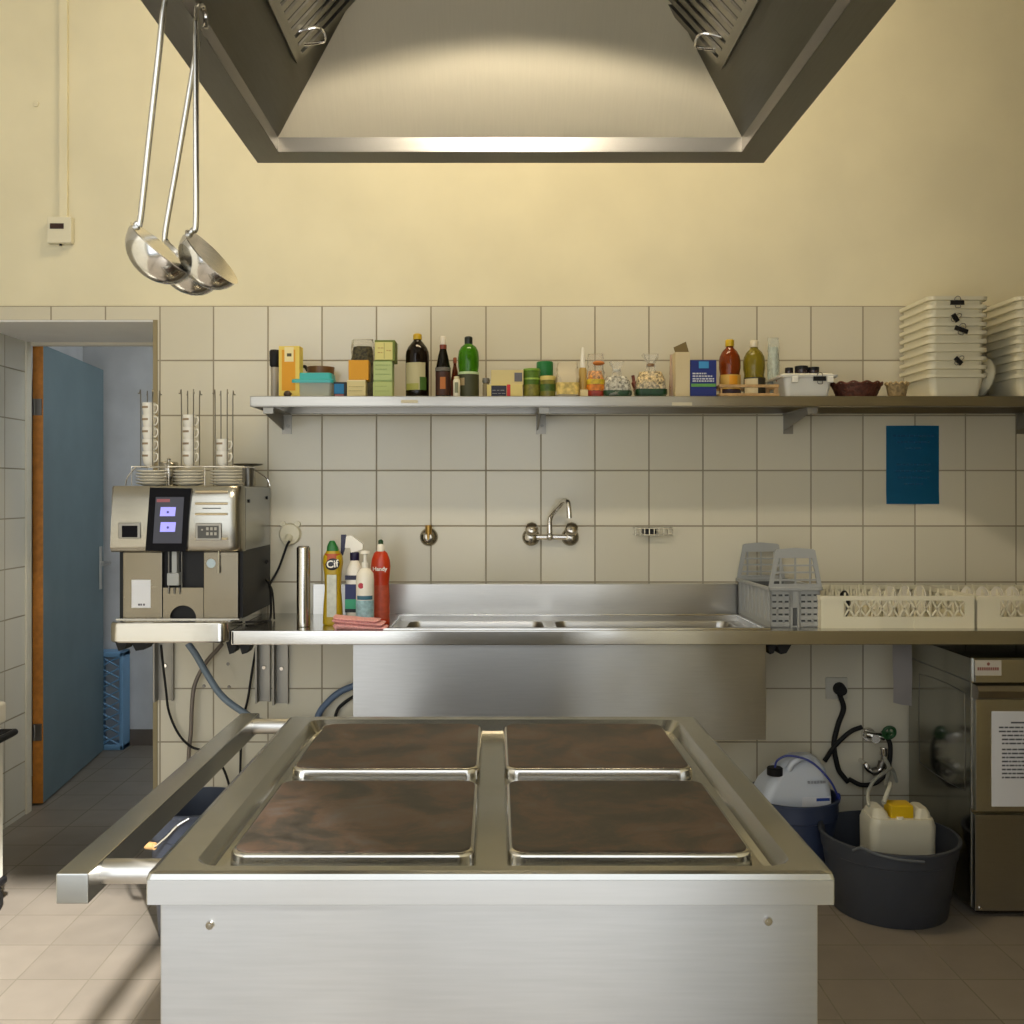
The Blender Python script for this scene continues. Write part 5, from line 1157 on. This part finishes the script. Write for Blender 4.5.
o = MB().tube([(X(838.5, yy), yy-.012, Z(694, yy)), (X(843, yy), yy-.006, Z(708, yy)), (X(838, yy), yy, Z(725, yy)), (X(834, yy), yy, Z(745, yy)), (X(838, yy), yy, Z(768, yy)), (X(843, yy), yy, Z(776, yy)), (X(848, yy), yy-.0, Z(782, yy))], .0095, 10).build('plug_cable', 'rubber'); tag(o, 'thick black cable hanging from the lower wall socket', 'cable')
yy = 3.575
o = MB().tube([(X(826, yy), yy+.015, Z(762, yy)), (X(835, yy), yy, Z(746, yy)), (X(850, yy), yy, Z(732, yy)), (X(862, yy), yy, Z(727, yy))], .0085, 10).build('inlet_hose', 'rubber'); tag(o, 'black hose from behind canisters up to the green valve', 'hose')
o = MB().tube([(X(882, yy), yy, Z(732, yy)), (X(890, yy), yy, Z(744, yy)), (X(888, yy), yy, Z(768, yy)), (X(877, yy), yy, Z(782, yy)), (X(862, yy), yy, Z(785, yy)), (X(849, yy), yy-.004, Z(779, yy))], .0085, 10).build('looped_cable', 'rubber'); tag(o, 'black hose looping down round from the green valve', 'hose')
r = thing('shutoff_valve', 'chrome shut off valve with a green wheel under the counter', 'valve', (X(868, YW), YW, Z(734, YW)))
MB().cyl((0, 0, 0), (0, -.012, 0), .026, .024, 20).build('flange', 'chrome', r)
b = MB(); b.cyl((0, -.01, 0), (0, -.075, 0), .014, .016, 16); b.cyl((-.030, -.056, .012), (.036, -.056, .004), .013, .015, 14); b.build('valve_body', 'chrome', r)
b = MB(); c0 = Vector((.044, -.085, .026)); b.tube([c0+Vector((.021*math.cos(a), -.006*math.sin(a), .021*math.sin(a))) for a in [2*PI*i/16 for i in range(16)]], .006, 8, 2, closed=True)
for a in (0, PI/2): b.cyl(c0+Vector((.02*math.cos(a), 0, .02*math.sin(a))), c0-Vector((.02*math.cos(a), 0, .02*math.sin(a))), .005, seg=8)
b.cyl(c0+Vector((0, -.004, 0)), (.03, -.055, .006), .008, seg=10); b.build('hand_wheel', mat('green wheel', (.012, .07, .018), .4), r)
r = thing('drain_trap', 'chrome elbow pipe fitting hanging below the green valve', 'pipe fitting', (X(878, YW), YW, Z(752, YW)))
b = MB(); b.tube([(.0, -.05, .03), (0, -.05, -.02), (-.008, -.05, -.045), (-.03, -.05, -.06), (-.055, -.05, -.05), (-.065, -.045, -.03)], .010, 12); b.cyl((0, -.05, .028), (0, -.05, .002), .014, seg=14); b.build('elbow', 'chrome', r)
b = MB(); b.cyl((-.022, -.05, -.054), (-.042, -.05, -.060), .015, seg=12); b.cyl((-.003, -.05, -.022), (-.010, -.05, -.045), .014, seg=12); b.build('coupling_nut', 'dark_steel', r)
MB().cyl((-.062, -.046, -.034), (-.066, 0, -.03), .009, seg=12).build('wall_stub', 'chrome', r)

# ------------------------------------------------------------------ hoses and cables under the coffee machine
yy = 3.60
def hose(name, pts, rad, m, label, cat='cable'):
    o = MB().tube([(X(a, d), d, Z(b_, d)) for a, b_, d in pts], rad, 10).build(name, m); tag(o, label, cat); return o
hose('waste_hose', [(188, 643.5, 3.5), (196, 655, 3.5), (207, 674, 3.5), (222, 696, 3.5), (243, 712, 3.5), (262, 722, 3.5), (300, 728, 3.52), (345, 724, 3.54), (362, 716, 3.56)], .0125, mat('blue grey hose', (.16, .21, .26), .5), 'thick blue grey hose slanting down under the coffee machine', 'hose')
hose('grey_flex', [(222, 644, 3.56), (216, 651, 3.575), (205, 664, 3.585), (195, 684, 3.59), (192, 705, 3.59), (191, 730, 3.59), (189, 752, 3.59), (188, 780, 3.59), (188, 853, 3.6)], .0075, mat('braided grey flex', (.20, .17, .14), .4, .4), 'grey braided pipe curving down the tiles behind the blue grey hose', 'pipe')
hose('supply_cable', [(161, 645, 3.56), (163, 665, 3.572), (166, 690, 3.575), (169, 712, 3.60), (178, 733, 3.61), (190, 746, 3.575), (205, 752, 3.575), (222, 766, 3.59), (232, 800, 3.60), (234, 851, 3.60)], .0045, 'rubber', 'thin black cable sagging past the bracket near the doorway')
hose('short_cable', [(256, 648, 3.60), (252, 672, 3.61), (248, 698, 3.61), (244, 716, 3.61), (241, 745, 3.61), (240, 800, 3.61), (240, 852.5, 3.61)], .0045, 'rubber', 'thin black cable hanging straight beside the bracket pair')
hose('sink_hose', [(358, 684, 3.58), (340, 692, 3.59), (328, 702, 3.59), (318, 716, 3.59), (312, 745, 3.59), (310, 800, 3.59), (310, 853, 3.59)], .012, mat('blue sink hose', (.10, .15, .24), .5), 'blue hose bending out from behind the sink apron', 'hose')
hose('sink_cable', [(358, 694, 3.60), (344, 703, 3.61), (336, 714, 3.61), (332, 745, 3.61), (330, 800, 3.61), (330, 853, 3.61)], .006, 'rubber', 'black cable beside the blue hose next to sink apron')
for k, (px, py) in enumerate(((228, 664), (204, 686), (229, 687))):
    o = MB().cyl((0, 0, 0), (0, -.004, 0), .007, .005, 10).build('dowel', 'dark_steel', loc=(X(px, YW), YW+.001, Z(py, YW)))
    tag(o, ['dark dowel in the tiles, highest of three under the counter', 'dark dowel in the tiles beside the braided pipe', 'dark dowel low in the tiles beyond the blue grey hose'][k], 'dowel', 'dowels in the tiles')

# ------------------------------------------------------------------ bucket and bag on the floor behind the rail
bx_, by_ = X(196, 3.0), 3.02
bucket('dark blue bucket with wire handle behind the towel rail', (bx_, by_, 0), .115, .145, Z(803, 3.0), mat('slate bucket', (.035, .045, .07), .4),
       [(.02, -.152, .392), (-.01, -.164, .375), (-.045, -.170, .340), (-.088, -.166, .312), (-.128, -.122, .335), (-.152, -.03, .372)], name='mop_bucket', grip=1)
o = bpy.data.objects['mop_bucket']; MB().cyl((-.102, -.158, .316), (-.074, -.170, .318), .011, seg=12).build('grip', mat('tan grip', (.45, .27, .11), .5), o)
hb_ = bpy.data.objects['mop_bucket']
r = thing('plastic_bag', 'small crumpled grey plastic bag on the floor past the towel rail', 'bag', (X(139, 3.95), 3.95, 0))
b = MB(); b.sphere((0, 0, .028), .05, (1, .8, .6), 14, 9).jitter(.009); 
for v in b.bm.verts: v.co.z = max(v.co.z, 0)
b.build('film', clear('grey film', (.22, .24, .27), .6, .3), r, angle=20)

# blue crate in the corridor, standing on end
r = thing('blue_crate', 'light blue lattice crate standing on end behind the door', 'crate', (X(113, 5.17), 5.17, 0))
cm2 = mat('sky blue crate plastic', (.17, .34, .55), .45); b = MB(); hw, hh = .072, .515
for x_ in (-hw, hw-.022): b.box(x_, x_+.022, -.05, .05, .0, hh, .006)
for z_ in (0, hh-.03): b.box(-hw, hw, -.05, .05, z_, z_+.03, .006)
b.build('frame', cm2, r)
b = MB(); n = 8
for i in range(n):
    z0, z1 = .025+(hh-.05)*i/n, .025+(hh-.05)*(i+1)/n
    for a_, c_ in ((-hw+.015, hw-.015), (hw-.015, -hw+.015)): b.cyl((a_, -.042, z0), (c_, -.042, z1), .005, seg=6)
b.build('lattice', cm2, r)
MB().box(-hw+.015, hw-.015, .03, .036, .02, hh-.02).build('base_plate', mat('pale crate base', (.42, .48, .54), .6), r)

# white trolley bin at the photo's edge
tx = X(2, 3.14)-.01
r = thing('trolley_bin', 'white waste trolley with black handle bar at the edge by the doorway', 'trolley', (tx-.2, 3.0, 0))
MB().box(-.2, .2, -.17, .17, .105, Z(730, 3.14), .006).build('bin_body', 'white', r)
MB().box(-.205, .208, -.18, .18, Z(722, 3.14)-.010, Z(703, 3.14), .012, 3).build('lid', 'china', r)
MB().box(-.19, .17, -.16, .16, Z(730, 3.14), Z(722, 3.14)-.010, .004).build('hinge_strip', 'black', r)
z_ = Z(733, 3.14)
MB().tube([(.2, -.15, z_), (.235, -.15, z_), (.245, -.13, z_), (.245, .13, z_), (.235, .15, z_), (.2, .15, z_)], .011, 10, 3).build('handle_bar', 'black', r)
b = MB(); b.box(-.21, .21, -.18, .18, .082, .106, .008); b.build('bumper', 'black', r)
for x_ in (-.16, .185):
    for y_ in (-.14, .14):
        b = MB(); b.cyl((x_-.012, y_, .034), (x_+.012, y_, .034), .034, seg=20); b.box(x_-.018, x_+.018, y_-.012, y_+.012, .045, .084, .003); b.build('caster', 'rubber', r)

# ------------------------------------------------------------------ lights
def area(name, loc, target, sx, sy, power, c):
    l = bpy.data.lights.new(name, 'AREA'); l.shape = 'RECTANGLE'; l.size = sx; l.size_y = sy; l.energy = power; l.color = c
    o = bpy.data.objects.new(name, l); C.objects.link(o); o.location = loc
    o.rotation_euler = (Vector(target)-Vector(loc)).to_track_quat('-Z', 'Z').to_euler(); return o
area('window_daylight', ((WX0+WX1)/2, YR-.35, (WZ0+WZ1)/2), ((WX0+WX1)/2, 3, (WZ0+WZ1)/2-.6), WX1-WX0, WZ1-WZ0, 62, (.97, .99, 1))
area('corridor_daylight', (-.6, 4.6, 2.66), (-.9, 4.7, 0), .9, .7, 15, (.88, .94, 1))
area('ceiling_lamp', (.1, 2.75, 3.74), (.0, 3.3, 1.5), 1.4, .3, 30, (1, .80, .50))
sp = bpy.data.lights.new('hood_lamp', 'SPOT'); sp.energy = 125; sp.color = (1, .88, .70); sp.spot_size = math.radians(152); sp.spot_blend = .06; sp.shadow_soft_size = .02
so = bpy.data.objects.new('hood_lamp', sp); C.objects.link(so); so.location = (LX, LY, LZ-.012)
su = bpy.data.lights.new('sun', 'SUN'); su.energy = 13.5; su.angle = math.radians(2.2); su.color = (1, .965, .91)
so = bpy.data.objects.new('sun', su); C.objects.link(so); so.rotation_euler = Vector((-.5, 1.06, -.85)).to_track_quat('-Z', 'Y').to_euler()
w = bpy.data.worlds.new('world'); bpy.context.scene.world = w; w.use_nodes = True
bg = w.node_tree.nodes['Background']; bg.inputs[0].default_value = (.72, .85, 1, 1); bg.inputs[1].default_value = .6

# ------------------------------------------------------------------ camera and view
cam = bpy.data.cameras.new('camera'); cam.sensor_width = 36; cam.lens = 36*F/1024; cam.shift_x = (512-CX)/1024; cam.shift_y = (CY-512)/1024; cam.clip_start = .02
co = bpy.data.objects.new('camera', cam); C.objects.link(co); co.location = (0, 0, H); co.rotation_euler = (PI/2, 0, 0)
sc = bpy.context.scene; sc.camera = co
sc.view_settings.view_transform = 'Standard'; sc.view_settings.look = 'None'; sc.view_settings.exposure = 0; sc.view_settings.gamma = 1
sc.cycles.use_denoising = True
try: sc.cycles.denoiser = 'OPENIMAGEDENOISE'
except Exception: pass
sc.cycles.max_bounces = 10; sc.cycles.sample_clamp_indirect = 6; sc.cycles.caustics_reflective = True; sc.cycles.blur_glossy = 1.0; sc.cycles.caustics_refractive = False
